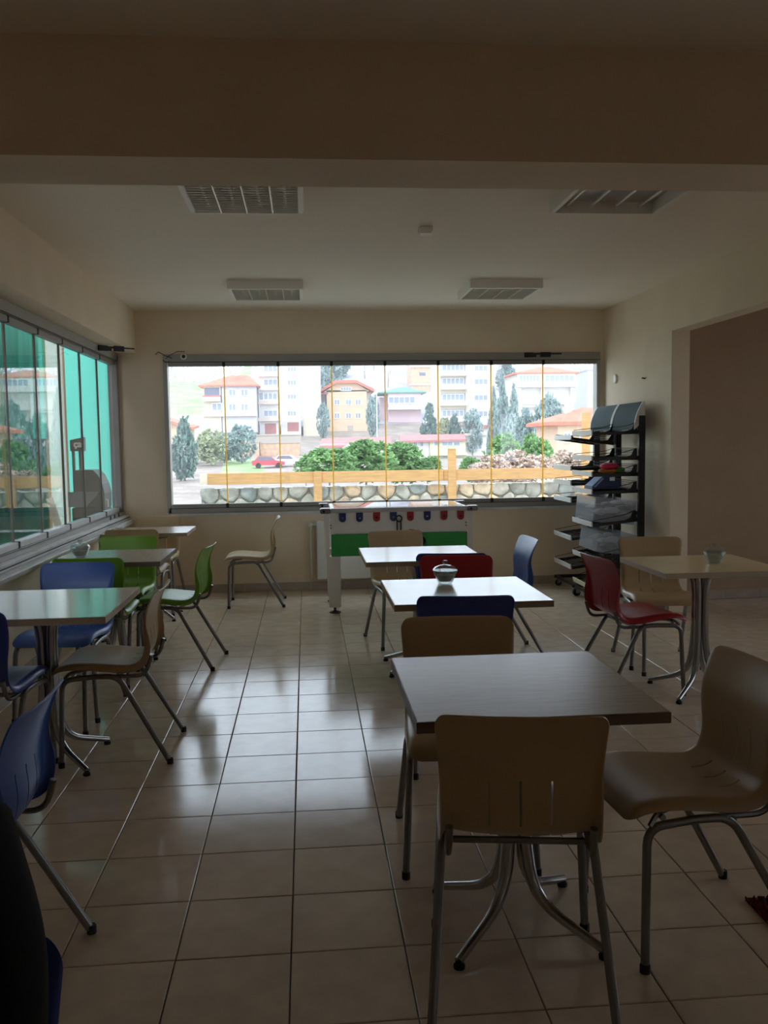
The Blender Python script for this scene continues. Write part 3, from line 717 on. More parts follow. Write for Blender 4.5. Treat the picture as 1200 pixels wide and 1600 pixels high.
# ------------------------------------------------------------------ seated person in black
def person(cx, cy, rz):
    root = tag(empty('person', (cx, cy, 0), rz), 'person in black clothing sitting in the bottom left corner, mostly out of frame', 'person')
    J = [(0, 0, .56, .15), (0, -.03, .72, .135), (0, -.04, .88, .15), (0, -.02, 1.01, .13), (0, .005, 1.09, .062), (0, .02, 1.15, .06), (0, .03, 1.24, .095), (0, .035, 1.31, .085)]
    E_ = [(i, i+1) for i in range(7)]
    for s in (-1, 1):
        b = len(J)
        J += [(s*.10, .06, .54, .10), (s*.12, .26, .53, .085), (s*.12, .44, .50, .065), (s*.12, .46, .30, .058), (s*.12, .45, .11, .042), (s*.12, .50, .05, .042), (s*.125, .60, .04, .036)]
        E_ += [(0, b)]+[(b+i, b+i+1) for i in range(6)]
        b = len(J)
        J += [(s*.165, -.02, .99, .075), (s*.205, .0, .86, .058), (s*.22, .06, .73, .05), (s*.17, .20, .70, .042), (s*.11, .29, .68, .033), (s*.09, .335, .665, .034), (s*.08, .37, .655, .026)]
        E_ += [(3, b)]+[(b+i, b+i+1) for i in range(6)]
    me = bpy.data.meshes.new('body'); me.from_pydata([j[:3] for j in J], E_, []); me.update()
    o = bpy.data.objects.new('body_src', me); C.objects.link(o)
    sk = o.modifiers.new('s', 'SKIN'); sb = o.modifiers.new('b', 'SUBSURF'); sb.levels = 2; sb.render_levels = 2
    for v, j in zip(me.skin_vertices[0].data, J): v.radius = (j[3], j[3])
    me.skin_vertices[0].data[0].use_root = True
    dg = bpy.context.evaluated_depsgraph_get(); dg.update()
    nm = bpy.data.meshes.new_from_object(o.evaluated_get(dg)); bpy.data.objects.remove(o)
    nm.materials.clear(); nm.materials.append(M['black_cloth']); nm.materials.append(M['skin']); nm.materials.append(M['rubber'])
    for p in nm.polygons:
        p.use_smooth = True; c = p.center
        p.material_index = 1 if (c.z > 1.12 or (c.y > .30 and c.z > .60)) else (2 if c.z < .09 else 0)
    b = bpy.data.objects.new('body', nm); C.objects.link(b); b.parent = root; root.scale = (1.02, 1.02, 1.008)
    bm = bmesh.new(); bmesh.ops.create_uvsphere(bm, u_segments=20, v_segments=14, radius=1)
    for v in bm.verts: v.co = Vector((v.co.x*.095, v.co.y*.105+.015-(.02 if v.co.z < 0 else 0), 1.30+v.co.z*(.095 if v.co.z > 0 else .12)))
    bmesh.ops.delete(bm, geom=[v for v in bm.verts if v.co.y > .065 and v.co.z < 1.32], context='VERTS')
    MB().bm(bm, True).build('hair', 'hair', root)
    for s in (-1, 1):
        MB().lathe([(.0, -.008), (.009, -.004), (.009, .004), (0, .008)], 10, (s*.032, .128, 1.265)).build('eye', 'card_white', root)
        MB().tube([(s*.092, .03, 1.235), (s*.104, .025, 1.262), (s*.098, .02, 1.285)], .012, 8).build('ear', 'skin', root)
        for k in range(4):
            a = Vector((s*(.06+.018*k), .375, .655)); MB().tube([a, a+Vector((0, .035, -.008)), a+Vector((0, .055-.006*abs(k-1.4), -.026))], [.0085, .008, .0065], 8).build('finger', 'skin', root)
        MB().tube([(s*.06, .335, .66), (s*.035, .365, .655), (s*.03, .39, .645)], [.010, .009, .007], 8).build('thumb', 'skin', root)
    MB().tube([(0, .125, 1.265), (0, .145, 1.232), (0, .13, 1.225)], [.008, .014, .01], 8).build('nose', 'skin', root)
    MB().tube([(-.025, .124, 1.195), (0, .132, 1.197), (.025, .124, 1.195)], [.004, .007, .004], 8).build('mouth', 'toy_pink', root)
person(-.574, 1.011, math.radians(181))
#OUTSIDE
# ------------------------------------------------------------------ outside: terrace, wall, fence
def clip_poly(poly, px, py, nx, ny):
    out = []
    for i in range(len(poly)):
        a, b = poly[i], poly[(i+1) % len(poly)]; da = (a[0]-px)*nx+(a[1]-py)*ny; db = (b[0]-px)*nx+(b[1]-py)*ny
        if da <= 0: out.append(a)
        if da*db < 0: t = da/(da-db); out.append((a[0]+(b[0]-a[0])*t, a[1]+(b[1]-a[1])*t))
    return out
tag(MB().box((-26, -26, -.5), (30, 12.02, -.13)).build('terrace', 'terrace'), kind='structure')
sw = tag(empty('stone_wall', (0, 12.05, 0)), 'low rubble stone wall behind the back window', 'wall')
SX0, SX1, SZ0, SZ1 = -1.42, 6.2, -.12, .885
MB().box((SX0+.01, .0, -1.2), (SX1, .35, SZ1-.012)).build('mortar', 'mortar', sw)
rs = random.Random(3); seeds = []
for r_ in range(6):
    n = 33
    for c_ in range(n): seeds.append((SX0+(c_+.5*(r_ % 2)+.25+rs.uniform(-.28, .28))*(SX1-SX0)/n, SZ0+(r_+.5+rs.uniform(-.3, .3))*(SZ1-SZ0)/6))
for i, (sx0, sz0) in enumerate(seeds):
    poly = [(SX0, SZ0), (SX1, SZ0), (SX1, SZ1), (SX0, SZ1)]
    for j, (a, b) in enumerate(seeds):
        if i != j and (a-sx0)**2+(b-sz0)**2 < .8:
            d = math.hypot(a-sx0, b-sz0); poly = clip_poly(poly, (a+sx0)/2-(a-sx0)/d*.011, (b+sz0)/2-(b-sz0)/d*.011, (a-sx0)/d, (b-sz0)/d)
            if len(poly) < 3: break
    if len(poly) < 3: continue
    # round the outline once, then pillow the face
    q = []
    for k in range(len(poly)):
        a, b = poly[k], poly[(k+1) % len(poly)]
        q += [(a[0]*.78+b[0]*.22, a[1]*.78+b[1]*.22), (a[0]*.22+b[0]*.78, a[1]*.22+b[1]*.78)]
    n = len(q); dp = rs.uniform(.025, .05); vs = [(x, .02, z) for x, z in q]+[(x, -dp*.6, z) for x, z in q]
    vs += [(sx0+(x-sx0)*.78, -dp, sz0+(z-sz0)*.78) for x, z in q]+[(sx0, -dp-.008, sz0)]
    fs = [(k, (k+1) % n, n+(k+1) % n, n+k) for k in range(n)]+[(n+k, n+(k+1) % n, 2*n+(k+1) % n, 2*n+k) for k in range(n)]+[(2*n+k, 2*n+(k+1) % n, 3*n) for k in range(n)]
    MB().add(vs, fs).build('stone', rs.choice(STONES), sw)
fe = tag(empty('timber_fence', (0, 11.96, 0)), 'pale timber rail on posts along the stone wall', 'fence')
RX = [at(322, 740, 11.9).x, .10, 1.86, 4.35, 6.2]
for a, b in zip(RX, RX[1:]): MB().box((a+.003, -.03, .935), (b-.003, .02, 1.085), .004).build('rail', 'timber', fe)
MB().box((RX[0]-.085, -.05, .945), (RX[0]+.01, .03, 1.085), .004).build('rail_end', 'board_pale', fe)
for x, z in ((.15, 1.09), (1.97, 1.37), (3.83, 1.83), (5.9, 1.37)):
    MB().box((x-.055, -.075, -.12), (x+.055, -.0305, z), .004).build('post', 'timber', fe)

# ------------------------------------------------------------------ green hoarding beyond the left window
def cloth(name, pts, z0, z1, m, fold, seed, nu=60, nv=24, fq=1.):
    """sheet hung along a plan polyline"""
    pts = [Vector(p) for p in pts]; seg = [0]
    for a, b in zip(pts, pts[1:]): seg.append(seg[-1]+(b-a).length)
    rr = random.Random(seed); ph = [rr.uniform(0, 6.28) for _ in range(5)]; fr_ = [rr.uniform(.7, 1.4)*w for w in (2*fq, 4.5*fq, 9*fq, 15*fq, 23*fq)]
    vs = []
    for j in range(nv+1):
        z = z0+(z1-z0)*j/nv
        for i in range(nu+1):
            s = seg[-1]*i/nu; k = 0
            while k < len(pts)-2 and s > seg[k+1]: k += 1
            t = (s-seg[k])/(seg[k+1]-seg[k]); p = pts[k].lerp(pts[k+1], t); d = (pts[k+1]-pts[k]).normalized(); n = Vector((-d.y, d.x))
            o = fold*sum(math.sin(f*s+p_+.5*math.sin(1.3*z+p_))/(1+q) for q, (f, p_) in enumerate(zip(fr_, ph)))*(.5+.5*(1-j/nv))
            vs.append((p.x+n.x*o, p.y+n.y*o, z))
    fs = [(j*(nu+1)+i, j*(nu+1)+i+1, (j+1)*(nu+1)+i+1, (j+1)*(nu+1)+i) for j in range(nv) for i in range(nu)]
    return MB().add(vs, fs, True).build(name, m)
tag(cloth('green_sheet', [(-2.64, 9.98), (-2.36, 10.3), (-1.86, 10.75)], -.1, 3.6, 'tarp_green', .014, 4), 'smooth bright green sheet lit from behind, right part of the left window', 'sheet')
tag(cloth('gathered_sheet', [(-3.02, 9.12), (-2.85, 9.22), (-2.60, 9.28)], 1.55, 3.7, 'tarp_green', .055, 9, fq=3.2), 'gathered green netting hanging high at the left window', 'sheet')
tag(cloth('dark_netting', [(-3.3, 9.16), (-2.9, 9.30), (-2.645, 9.40)], -.1, 2.5, 'tarp_dark', .03, 12, fq=2.6), 'dark green netting low behind the left window', 'netting')
bp_ = tag(empty('pale_panel', (-2.535, 9.36, 0)), 'pale glowing upright panel beside the bright green sheet', 'panel'); bp_.rotation_euler = (0, 0, math.radians(16))
MB().add([(-.10, 0, -.1), (.10, 0, -.1), (.10, 0, 3.6), (-.10, 0, 3.6)], [(0, 1, 2, 3)]).build('sheet', 'panel_pale', bp_)
MB().box((-.105, .001, -.1), (-.075, .04, 3.6)).box((.085, .001, -.1), (.105, .04, 3.6)).build('batten', 'timber', bp_)
lp_ = MB().box((-.035, -.02, -.0), (.035, .02, 1.12), .003).build('leaning_plank', 'board_pale', None, (-2.26, 9.05, -.12)); lp_.rotation_euler = (math.radians(-6), math.radians(-15), math.radians(10))
tag(lp_, 'pale plank leaning in front of the dark netting', 'plank')
# dark shed; roof and back wall are unseen, added to hold back light
sh = tag(empty('shed', (0, 0, 0)), 'dark open shed beyond the left window, unseen roof added to block light', 'shed')
MB().box((-6.0, 1.6, 2.95), (XL-.44, 8.95, 3.05)).build('roof', 'shed_dark', sh)
MB().box((-6.0, 9.45, -.13), (-2.72, 9.53, 3.05)).build('end_wall', 'shed_dark', sh)
MB().box((-6.1, 1.6, -.13), (-6.0, 9.5, 2.95)).build('back_wall', 'shed_dark', sh)
for y in (2.4, 5.2): MB().box((XL-.62, y-.05, -.13), (XL-.52, y+.05, 2.95)).build('post', 'timber', sh)
# dark grey street machine with a lettered sign
gm_ = tag(empty('street_machine', (-2.245, 9.5, -.12)), 'dark grey machine with a lettered sign in front of the green sheet', 'machine'); gm_.rotation_euler = (0, 0, math.radians(-5))
MB().box((-.17, -.12, 0), (.17, .12, .955), .008).build('cabinet', 'machine_grey', gm_)
MB().prism([(-.19, 1.12), (.115, 1.12), (.09, 1.07), (-.01, .965), (-.19, .965)], -.16, -.121).build('apron', 'machine_light', gm_)
MB().prism([(-.13, .958), (.17, .958), (.175, 1.10), (.155, 1.20), (.115, 1.29), (.065, 1.345), (-.13, 1.345)], -.118, .12).build('hood', 'machine_grey', gm_)
for x in (-.17, -.10): MB().box((x-.013, -.012, .958), (x+.013, .012, 1.54)).build('sign_post', 'machine_grey', gm_)
MB().box((-.157, -.010, 1.24), (-.113, .010, 1.265)).build('sign_brace', 'machine_grey', gm_)
sb_ = MB().prism([(-.192, 1.54), (-.045, 1.54), (-.045, 1.685), (-.192, 1.655)], -.03, .02).build('sign_board', 'machine_grey', gm_)
text('ça', .10, .003, 'letter_white', 'lettering', sb_, (-.112, -.0325, 1.612), (PI/2, 0, 0))
MB().box((.172, -.10, 1.03), (.205, -.09, 1.042)).box((.197, -.10, .96), (.205, -.09, 1.03)).build('side_handle', 'price_white', gm_)

# ------------------------------------------------------------------ terrain
def lerp_tab(tab, x):
    if x <= tab[0][0]: return tab[0][1]
    for (a, p), (b, q) in zip(tab, tab[1:]):
        if x <= b: return p+(q-p)*(x-a)/(b-a)
    return tab[-1][1]
rt = random.Random(5); wav = [(rt.uniform(.01, .08), rt.uniform(.01, .08), rt.uniform(0, 6.28)) for _ in range(10)]
def ground(x, y):
    base = lerp_tab([(12.4, -1.2), (20, -2.2), (34, -3.4), (52, -3.5), (90, -2.4), (130, -1.2), (150, 0.2), (172, 2.6), (200, 8.5), (240, 16), (300, 24), (340, 26), (420, 20)], y)
    w = min(1, max(0, (y-190)/110)); a = x/max(y, 1)
    base += w*lerp_tab([(-.35, -2), (-.10, -2), (-.03, 9), (.08, 14), (.16, 9), (.22, 0), (.30, -5), (.5, -6)], a)
    return base+sum(math.sin(u*x+v*y+p) for u, v, p in wav)*.11*min(1.6, y/60)
mat('dirt', (.30, .235, .20), .95, var=.22, vscale=.35, col2=(.40, .33, .285)); mat('grass', (.24, .36, .14), .95, var=.2, vscale=.2, col2=(.42, .50, .24)); mat('dry_grass', (.72, .64, .46), .95, var=.1, vscale=.2)
mat('hill_scrub', (.44, .43, .48), .95, var=.25, vscale=.12, col2=(.58, .56, .60))  # pale lavender puts the haze over the wood into the ground colour
mat('road', (.55, .53, .52), .9)
tg = []; ys = [12.4]
while ys[-1] < 420: ys.append(ys[-1]*1.055+.2)
nx = 90; vs = []; fs = []; mi = []
for y in ys:
    for i in range(nx+1): 
        x = (-.62+1.24*i/nx)*(y+14); vs.append((x, y, ground(x, y)))
for j in range(len(ys)-1):
    for i in range(nx):
        fs.append((j*(nx+1)+i, j*(nx+1)+i+1, (j+1)*(nx+1)+i+1, (j+1)*(nx+1)+i))
        x, y = vs[fs[-1][0]][:2]; a = x/y
        m = 0
        if y > 178: m = 3
        if y > 186 and a < -.062: m = 1
        if 164 < y <= 192 and a < -.062: m = 2
        if 100 < y < 128 and -.105 < a < -.058: m = 1
        mi.append(m)
tm = MB().add(vs, fs, True).mesh('ground', 'dirt')
for q in ('grass', 'dry_grass', 'hill_scrub'): tm.materials.append(M[q])
tm.polygons.foreach_set('material_index', mi)
to = bpy.data.objects.new('ground', tm); C.objects.link(to); tag(to, kind='structure')

# ------------------------------------------------------------------ houses on the far slope
for n_, c in (('w_cream', (.80, .72, .58)), ('w_white', (.84, .82, .78)), ('w_pink', (.74, .56, .60)), ('w_lilac', (.62, .60, .64)), ('w_orange', (.80, .60, .42)), ('w_yellow', (.82, .76, .50)), ('w_rose', (.78, .64, .56)), ('w_grey', (.60, .60, .62)), ('w_lime', (.74, .78, .50)), ('w_stone', (.52, .46, .40))): mat(n_, tuple(q*.86 for q in c), .9, var=.05, vscale=.6)
mat('brick', (.62, .40, .27), .9, var=.2, vscale=2); mat('roof_red', (.62, .20, .13), .85, var=.15, vscale=1.5); mat('roof_maroon', (.46, .19, .18), .85, var=.12, vscale=1.5); mat('roof_green', (.15, .30, .24), .8, var=.1, vscale=1)
mat('win_dark', (.16, .17, .22), .25); mat('win_blue', (.30, .34, .42), .2); mat('win_frame', (.82, .82, .80), .5); mat('rail_red', (.50, .16, .16), .6)
class House:
    """Facade stands on the plane y=Y, measured from the photograph; depth runs away from the window."""
    def __init__(s, name, Y, lab, depth=9, cat='building'):
        s.Y = Y; s.d = depth; s.r = tag(empty(name, (0, 0, 0)), lab, cat)
    def rect(s, x0, y0, x1, y1):
        a, b = at(x0, y0, s.Y), at(x1, y1, s.Y); return a.x, b.x, min(a.z, b.z), max(a.z, b.z)
    def wall(s, x0, y0, x1, y1, m, f=0., d=None, sink=3., name='wall'):
        a, b, c, e = s.rect(x0, y0, x1, y1); return MB().box((a, s.Y-f, c-sink), (b, s.Y+(d or s.d), e)).build(name, m, s.r)
    def win(s, x0, y0, x1, y1, n=2, f=0., glass='win_blue', frame='win_frame'):
        a, b, c, e = s.rect(x0, y0, x1, y1); y = s.Y-f; t = (e-c)*.09
        mb = MB(); mb.box((a, y-.10, c), (b, y-.002, c+t)); mb.box((a, y-.10, e-t), (b, y-.002, e))
        for k in range(n+1):
            x = a+(b-a-t)*k/n; mb.box((x, y-.10, c+t), (x+t, y-.002, e-t))
        w = mb.build('window', frame, s.r)
        for k in range(n):
            x = a+(b-a-t)*k/n; MB().box((x+t, y-.05, c+t), (x+(b-a-t)/n, y-.003, e-t)).build('pane', glass, w)
    def slab(s, x0, y0, x1, y1, m, out=1.0, name='balcony', f=0.):
        a, b, c, e = s.rect(x0, y0, x1, y1); return MB().box((a, s.Y-out-f, c), (b, s.Y-.001-f, e)).build(name, m, s.r)
    def rec(s, x0, y0, x1, y1, m='win_dark', name='recess', f=0.):
        a, b, c, e = s.rect(x0, y0, x1, y1); return MB().box((a, s.Y-.03-f, c), (b, s.Y-.001-f, e)).build(name, m, s.r)
    def hip(s, x0, x1, ye, xr0, xr1, yr, m, over=.5, thick=.25):
        a = at(x0, ye, s.Y); b = at(x1, ye, s.Y); p = at(xr0, yr, s.Y+s.d/2); q = at(xr1, yr, s.Y+s.d/2); z = min(a.z, b.z)
        v = [(a.x-over, s.Y-over, z), (b.x+over, s.Y-over, z), (b.x+over, s.Y+s.d+over, z), (a.x-over, s.Y+s.d+over, z)]
        v += [(x, y, z+thick) for x, y, _ in v]+[(p.x, s.Y+s.d/2, p.z), (q.x, s.Y+s.d/2, q.z)]
        return MB().add(v, [(3, 2, 1, 0), (0, 1, 5, 4), (1, 2, 6, 5), (2, 3, 7, 6), (3, 0, 4, 7), (4, 5, 9, 8), (6, 7, 8, 9), (5, 6, 9), (7, 4, 8)]).build('roof', m, s.r)
    def chimney(s, x0, y0, x1, y1, m='w_rose'):
        a, b, c, e = s.rect(x0, y0, x1, y1); MB().box((a, s.Y+s.d*.4, c-.6), (b, s.Y+s.d*.4+(b-a), e)).build('chimney', m, s.r)

h = House('apartment_house', 166, 'pale two storey house with an orange red hip roof, leftmost of the large houses')
h.wall(318, 604, 346, 650, 'w_cream'); h.wall(346, 603, 401, 650, 'w_lilac', .02); h.wall(350, 650, 400, 672, 'w_stone', -.6); h.wall(317, 650, 350, 672, 'w_lilac', -.7)
h.hip(314, 401, 603.5, 362, 388, 586, 'roof_red'); h.rec(319, 606, 343, 618, 'win_dark', 'balcony_opening'); h.slab(317, 618, 345, 620, 'rail_red', .9, 'railing'); h.slab(317, 620.5, 345, 627, 'w_cream', .9)
h.win(331, 630, 347, 642, 2, .0); h.slab(317, 644, 402, 650, 'w_cream', .5, 'cornice')
for x in (357, 376): h.win(x, 608, x+12, 619, 2, .02); h.win(x, 631, x+12, 642, 2, .02)
for x in (355, 366, 377, 388): h.rec(x, 652, x+8, 664, 'win_dark', 'arcade', -.6)
h.rec(326, 654, 338, 668, 'w_cream', 'pillar', -.7)
o = MB().lathe([(.05, 0), (.9, .25), (1.0, .32), (.85, .27), (0, .1)], 14).build('satellite_dish', 'w_white', h.r); o.location = at(369, 581, 168); o.rotation_euler = (1.1, .3, 0)

h = House('tall_apartment_block', 172, 'tall cream apartment block with glazed balconies, left of the window centre', 11)
h.wall(403, 540, 436, 690, 'w_white', .8); h.wall(436, 540, 471, 690, 'w_white', 0); h.wall(471, 540, 503, 690, 'w_cream', -1.2)
for i, y in enumerate((548, 574, 595, 617, 643)):
    h.win(412, y-2, 434, y+8, 3, .8); h.win(449, y-1, 463, y+7, 3)
    h.slab(404, y+10, 435, y+15, 'w_rose' if i > 2 else 'w_white', .9, 'balcony', .8)
h.win(404, 613, 434, 626, 4, .82); h.rec(414, 662, 432, 678, 'roof_maroon', 'garage_door', .8); h.rec(449, 660, 467, 674, 'roof_maroon', 'garage_door'); h.slab(402, 655, 472, 657, 'w_rose', .5, 'cornice', .8)

h = House('orange_house', 178, 'peach coloured house with a red gable roof and three window rows')
h.wall(510, 610, 574, 684, 'w_orange'); h.wall(501, 616, 510, 672, 'w_lilac', -2); h.wall(574, 612, 581, 660, 'w_white', -2)
a, b, c = at(505, 613, 178), at(577, 611, 178), at(541, 599, 178)
MB().prism([(a.x, a.z), (b.x, b.z), (c.x+2, c.z), (c.x-2, c.z)], 178, 187).build('gable', 'w_orange', h.r)
MB().prism([(a.x-1, a.z-.2), (c.x-2, c.z+.0), (c.x+2, c.z), (b.x+1, b.z-.2), (b.x+1, b.z+.35), (c.x+2, c.z+.6), (c.x-2, c.z+.6), (a.x-1, a.z+.35)], 177.2, 187.5).build('roof', 'roof_red', h.r)
h.hip(500, 511, 616, 504, 508, 606, 'roof_maroon', .2)
h.win(532, 605, 549, 611, 4)
for y in (624, 645):
    for x in (522, 540, 555): h.win(x, y, x+9, y+9, 2)
h.rec(543, 665, 552, 676, 'w_stone', 'door'); h.chimney(540, 590, 546, 600)
o = MB().lathe([(.05, 0), (.9, .25), (1.0, .32), (.85, .27), (0, .1)], 14).build('satellite_dish', 'w_white', h.r); o.location = at(567, 600, 181); o.rotation_euler = (1.1, -.3, 0)

h = House('pink_house', 186, 'pink house with a green hip roof and a glazed upper floor', 10)
h.wall(606, 615, 657, 640, 'w_pink', .8); h.wall(608, 640, 656, 658, 'w_rose', -.5); h.wall(604, 658, 658, 686, 'w_rose'); h.wall(594, 620, 606, 640, 'w_pink', -2)
h.hip(598, 658, 614.5, 626, 634, 605, 'roof_green', 1.0); h.win(606, 620, 648, 631, 5, .8); h.slab(605, 637.5, 657, 640, 'w_white', 1.2, 'balcony', .8)
h.rec(629, 642, 633, 655, 'win_dark', 'door', -.5); h.rec(648, 641, 654, 653, 'win_dark', 'door', -.5); h.slab(606, 654, 656, 660, 'w_pink', 1.0, 'balcony')
h.win(610, 667, 634, 680, 4); h.rec(640, 666, 652, 678, 'w_pink', 'gate')

h = House('brick_building', 215, 'unfinished brick building standing high on the wooded slope', 9)
h.wall(642, 560, 684, 622, 'brick'); h.slab(640, 571, 686, 574, 'w_rose', .3, 'floor_slab'); h.rec(655, 582, 665, 587, 'win_dark', 'opening'); h.rec(652, 562, 676, 568, 'win_blue', 'opening'); h.slab(640, 600, 686, 602, 'w_rose', .2, 'floor_slab')

h = House('balcony_apartments', 160, 'cream apartment block with long balconies, right of the window centre', 12)
h.wall(687, 540, 729, 678, 'w_cream', .5); h.wall(729, 540, 768, 678, 'w_white'); h.wall(768, 540, 776, 678, 'w_yellow', -1); h.slab(726, 540, 730, 668, 'w_rose', .3, 'pilaster', .5)
for i, y in enumerate((549, 573, 594, 619, 644)):
    h.rec(689, y-4, 726, y+8, 'win_blue', 'balcony_opening', .5); h.slab(686, y+8, 728, y+15, 'w_cream', 1.1, 'balcony', .5); h.win(690, y-3, 724, y+7, 5, .52, 'win_blue')
    h.win(741, y-2, 762, y+7, 3)
h.slab(686, 665, 769, 668, 'roof_maroon', .6, 'cornice')

h = House('low_yellow_house', 135, 'long pale yellow house with a maroon roof, low in the window centre', 7)
h.wall(626, 688, 671, 742, 'w_white'); h.wall(671, 688, 727, 742, 'w_lime', .3)
a, b = at(624, 689, 134.5), at(728, 686, 134.5); c, d = at(626, 679.5, 139), at(724, 678, 139)
MB().add([(a.x, 134.3, a.z), (b.x, 134.3, b.z), (d.x, 139, d.z), (c.x, 139, c.z), (a.x, 134.3, a.z-.3), (b.x, 134.3, b.z-.3), (d.x, 143, d.z-.6), (c.x, 143, c.z-.6)], [(0, 1, 2, 3), (4, 7, 6, 5), (0, 4, 5, 1), (3, 2, 6, 7), (0, 3, 7, 4), (1, 5, 6, 2)]).build('roof', 'roof_maroon', h.r)
h.win(677, 689, 687, 697, 1, .3); h.win(690, 690, 707, 697, 2, .3); h.win(708, 690, 718, 697, 1, .3); h.slab(671, 708, 728, 711, 'w_lime', .8, 'ledge', .3)
h.win(678, 714, 692, 726, 3, .3)
for x in (637, 646, 656): h.win(x, 690, x+6, 698, 1)
h = House('white_annex', 140, 'plain white house with one window row beside the yellow house', 8)
h.wall(726, 679, 768, 735, 'w_white'); h.wall(768, 680, 788, 735, 'w_white', -1); h.slab(726, 712, 769, 714, 'w_cream', .4, 'ledge'); h.win(731, 693, 753, 702, 4); h.rec(734, 716, 741, 726, 'w_rose', 'door'); h.slab(725, 677, 789, 680, 'w_rose', .3, 'parapet')
h = House('long_shed', 128, 'long low shed with a maroon roof left of the pines', 7)
h.wall(501, 694, 612, 735, 'w_white')
a, b = at(499, 697, 127.5), at(613, 694, 127.5); c, d = at(503, 685, 131.5), at(610, 682, 131.5)
MB().add([(a.x, 127.3, a.z), (b.x, 127.3, b.z), (d.x, 131.5, d.z), (c.x, 131.5, c.z), (a.x, 127.3, a.z-.3), (b.x, 127.3, b.z-.3), (d.x, 135, d.z-.6), (c.x, 135, c.z-.6)], [(0, 1, 2, 3), (4, 7, 6, 5), (0, 4, 5, 1), (3, 2, 6, 7), (0, 3, 7, 4), (1, 5, 6, 2)]).build('roof', 'roof_maroon', h.r)
a, b, c = at(530, 703, 127.2), at(566, 701, 127.2), at(549, 691, 127.2)
MB().prism([(a.x, a.z), (b.x, b.z), (c.x, c.z)], 126.9, 130).build('gable', 'w_white', h.r); h.win(538, 697, 558, 704, 4, 1.2)

h = House('white_villa', 150, 'white villa with a red roof, glazed top floor and columns, at right', 10)
h.wall(812, 605, 893, 665, 'w_white', -.8); h.wall(808, 584, 898, 604, 'w_white', .4); h.slab(806, 597, 899, 605, 'w_white', 1.2, 'balcony', .4)
h.hip(808, 899, 584, 846, 858, 573, 'roof_red', .6); h.win(810, 586, 842, 597, 6, .4); h.win(850, 586, 896, 597, 6, .4)
h.rec(815, 611, 840, 624, 'win_dark', 'dark_window', -.8); h.rec(850, 609, 887, 626, 'win_dark', 'dark_window', -.8)  # flat dark plates for the large windows
for x in (808, 843, 889): 
    a, b, c, e = h.rect(x, 604, x+5, 660); MB().box((a, 149, c-2), (b, 149.5, e)).build('column', 'w_white', h.r)
h.slab(808, 630, 850, 636, 'w_white', 1.0, 'balcony', -.8); h.chimney(839, 566, 846, 578, 'w_yellow')
h = House('grey_block', 175, 'grey apartment block cut by the right edge of the window', 10)
h.wall(918, 578, 990, 690, 'w_grey'); h.hip(918, 990, 578, 945, 965, 569, 'w_grey', .2)
for y in (590, 608): h.win(938, y, 950, y+9, 2)
h = House('red_roof_cottage', 62, 'orange walled cottage with a red tiled hip roof behind the display racks', 6)
h.wall(872, 663, 990, 740, 'w_orange'); h.hip(864, 996, 663, 908, 940, 637, 'roof_red', .35); h.win(880, 676, 892, 692, 2); h.win(905, 676, 918, 692, 2); h.chimney(900, 620, 910, 640)
h = House('corner_cottage', 120, 'small cottage with an orange roof by the left window edge', 6)
h.wall(240, 662, 296, 690, 'w_orange'); a, b = at(240, 650, 119.5), at(302, 668, 119.5)
MB().add([(a.x, 119.3, a.z), (b.x, 119.3, b.z), (b.x, 126, b.z+.4), (a.x, 126, a.z+.4), (a.x, 119.3, a.z-.3), (b.x, 119.3, b.z-.3), (b.x, 126, b.z+.1), (a.x, 126, a.z+.1)], [(0, 1, 2, 3), (4, 7, 6, 5), (0, 4, 5, 1), (3, 2, 6, 7), (0, 3, 7, 4), (1, 5, 6, 2)]).build('roof', 'roof_red', h.r); h.win(282, 670, 291, 680, 2)

# garden walls and brick stacks
def lowwall(name, Y, x0, y0, x1, y1, m, lab, d=.8, cat='wall'):
    a, b = at(x0, y0, Y), at(x1, y1, Y); r = tag(empty(name, (0, Y, 0)), lab, cat)
    MB().box((a.x, 0, b.z-2), (b.x, d, a.z)).build('masonry', m, r); MB().box((a.x-.1, -.1, a.z), (b.x+.1, d+.1, a.z+.18)).build('coping', 'w_stone', r)
lowwall('garden_wall', 146, 392, 681, 470, 693, 'w_stone', 'brown garden wall below the tall apartment block')
lowwall('brick_stack', 138, 367, 692, 405, 704, 'brick', 'stack of orange bricks, left of two', 3, 'bricks'); lowwall('brick_stack', 139, 407, 693, 468, 704, 'brick', 'long stack of orange bricks, right of two', 3, 'bricks')

# ------------------------------------------------------------------ cars on the dirt field
def car(px, py, Y, col, rz, lab):
    p = at(px, py, Y); gz = ground(p.x, Y); r = tag(empty('car', (p.x, Y, gz), rz), lab, 'car', 'cars on the dirt field')
    body = [(-2, .35), (2, .35), (2.05, .75), (1.1, .9), (-1.9, .95), (-2.05, .7)]; cab = [(-1.7, .93), (.95, .9), (.35, 1.42), (-1.2, 1.45)]
    MB().prism(body, -.8, .8).build('body', col, r); c = MB().prism(cab, -.7, .7).build('cabin', col, r)
    MB().prism([(-1.5, .97), (.75, .95), (.3, 1.36), (-1.15, 1.38)], -.72, .72).build('windows', 'win_dark', c)
    for x in (-1.25, 1.25):
        for y in (-.82, .64): 
            o = MB().lathe([(.33, 0), (.33, .18)], 14).build('wheel', 'rubber', r, (x, y+.18, .33)); o.rotation_euler = (PI/2, 0, 0)
mat('paint_red', (.62, .06, .09), .3, coat=.5); mat('paint_white', (.82, .82, .83), .3, coat=.5)
car(419, 724, 112, 'paint_red', .1, 'red car on the dirt field'); car(451, 722, 114, 'paint_white', -.15, 'white car to the right of the red car')

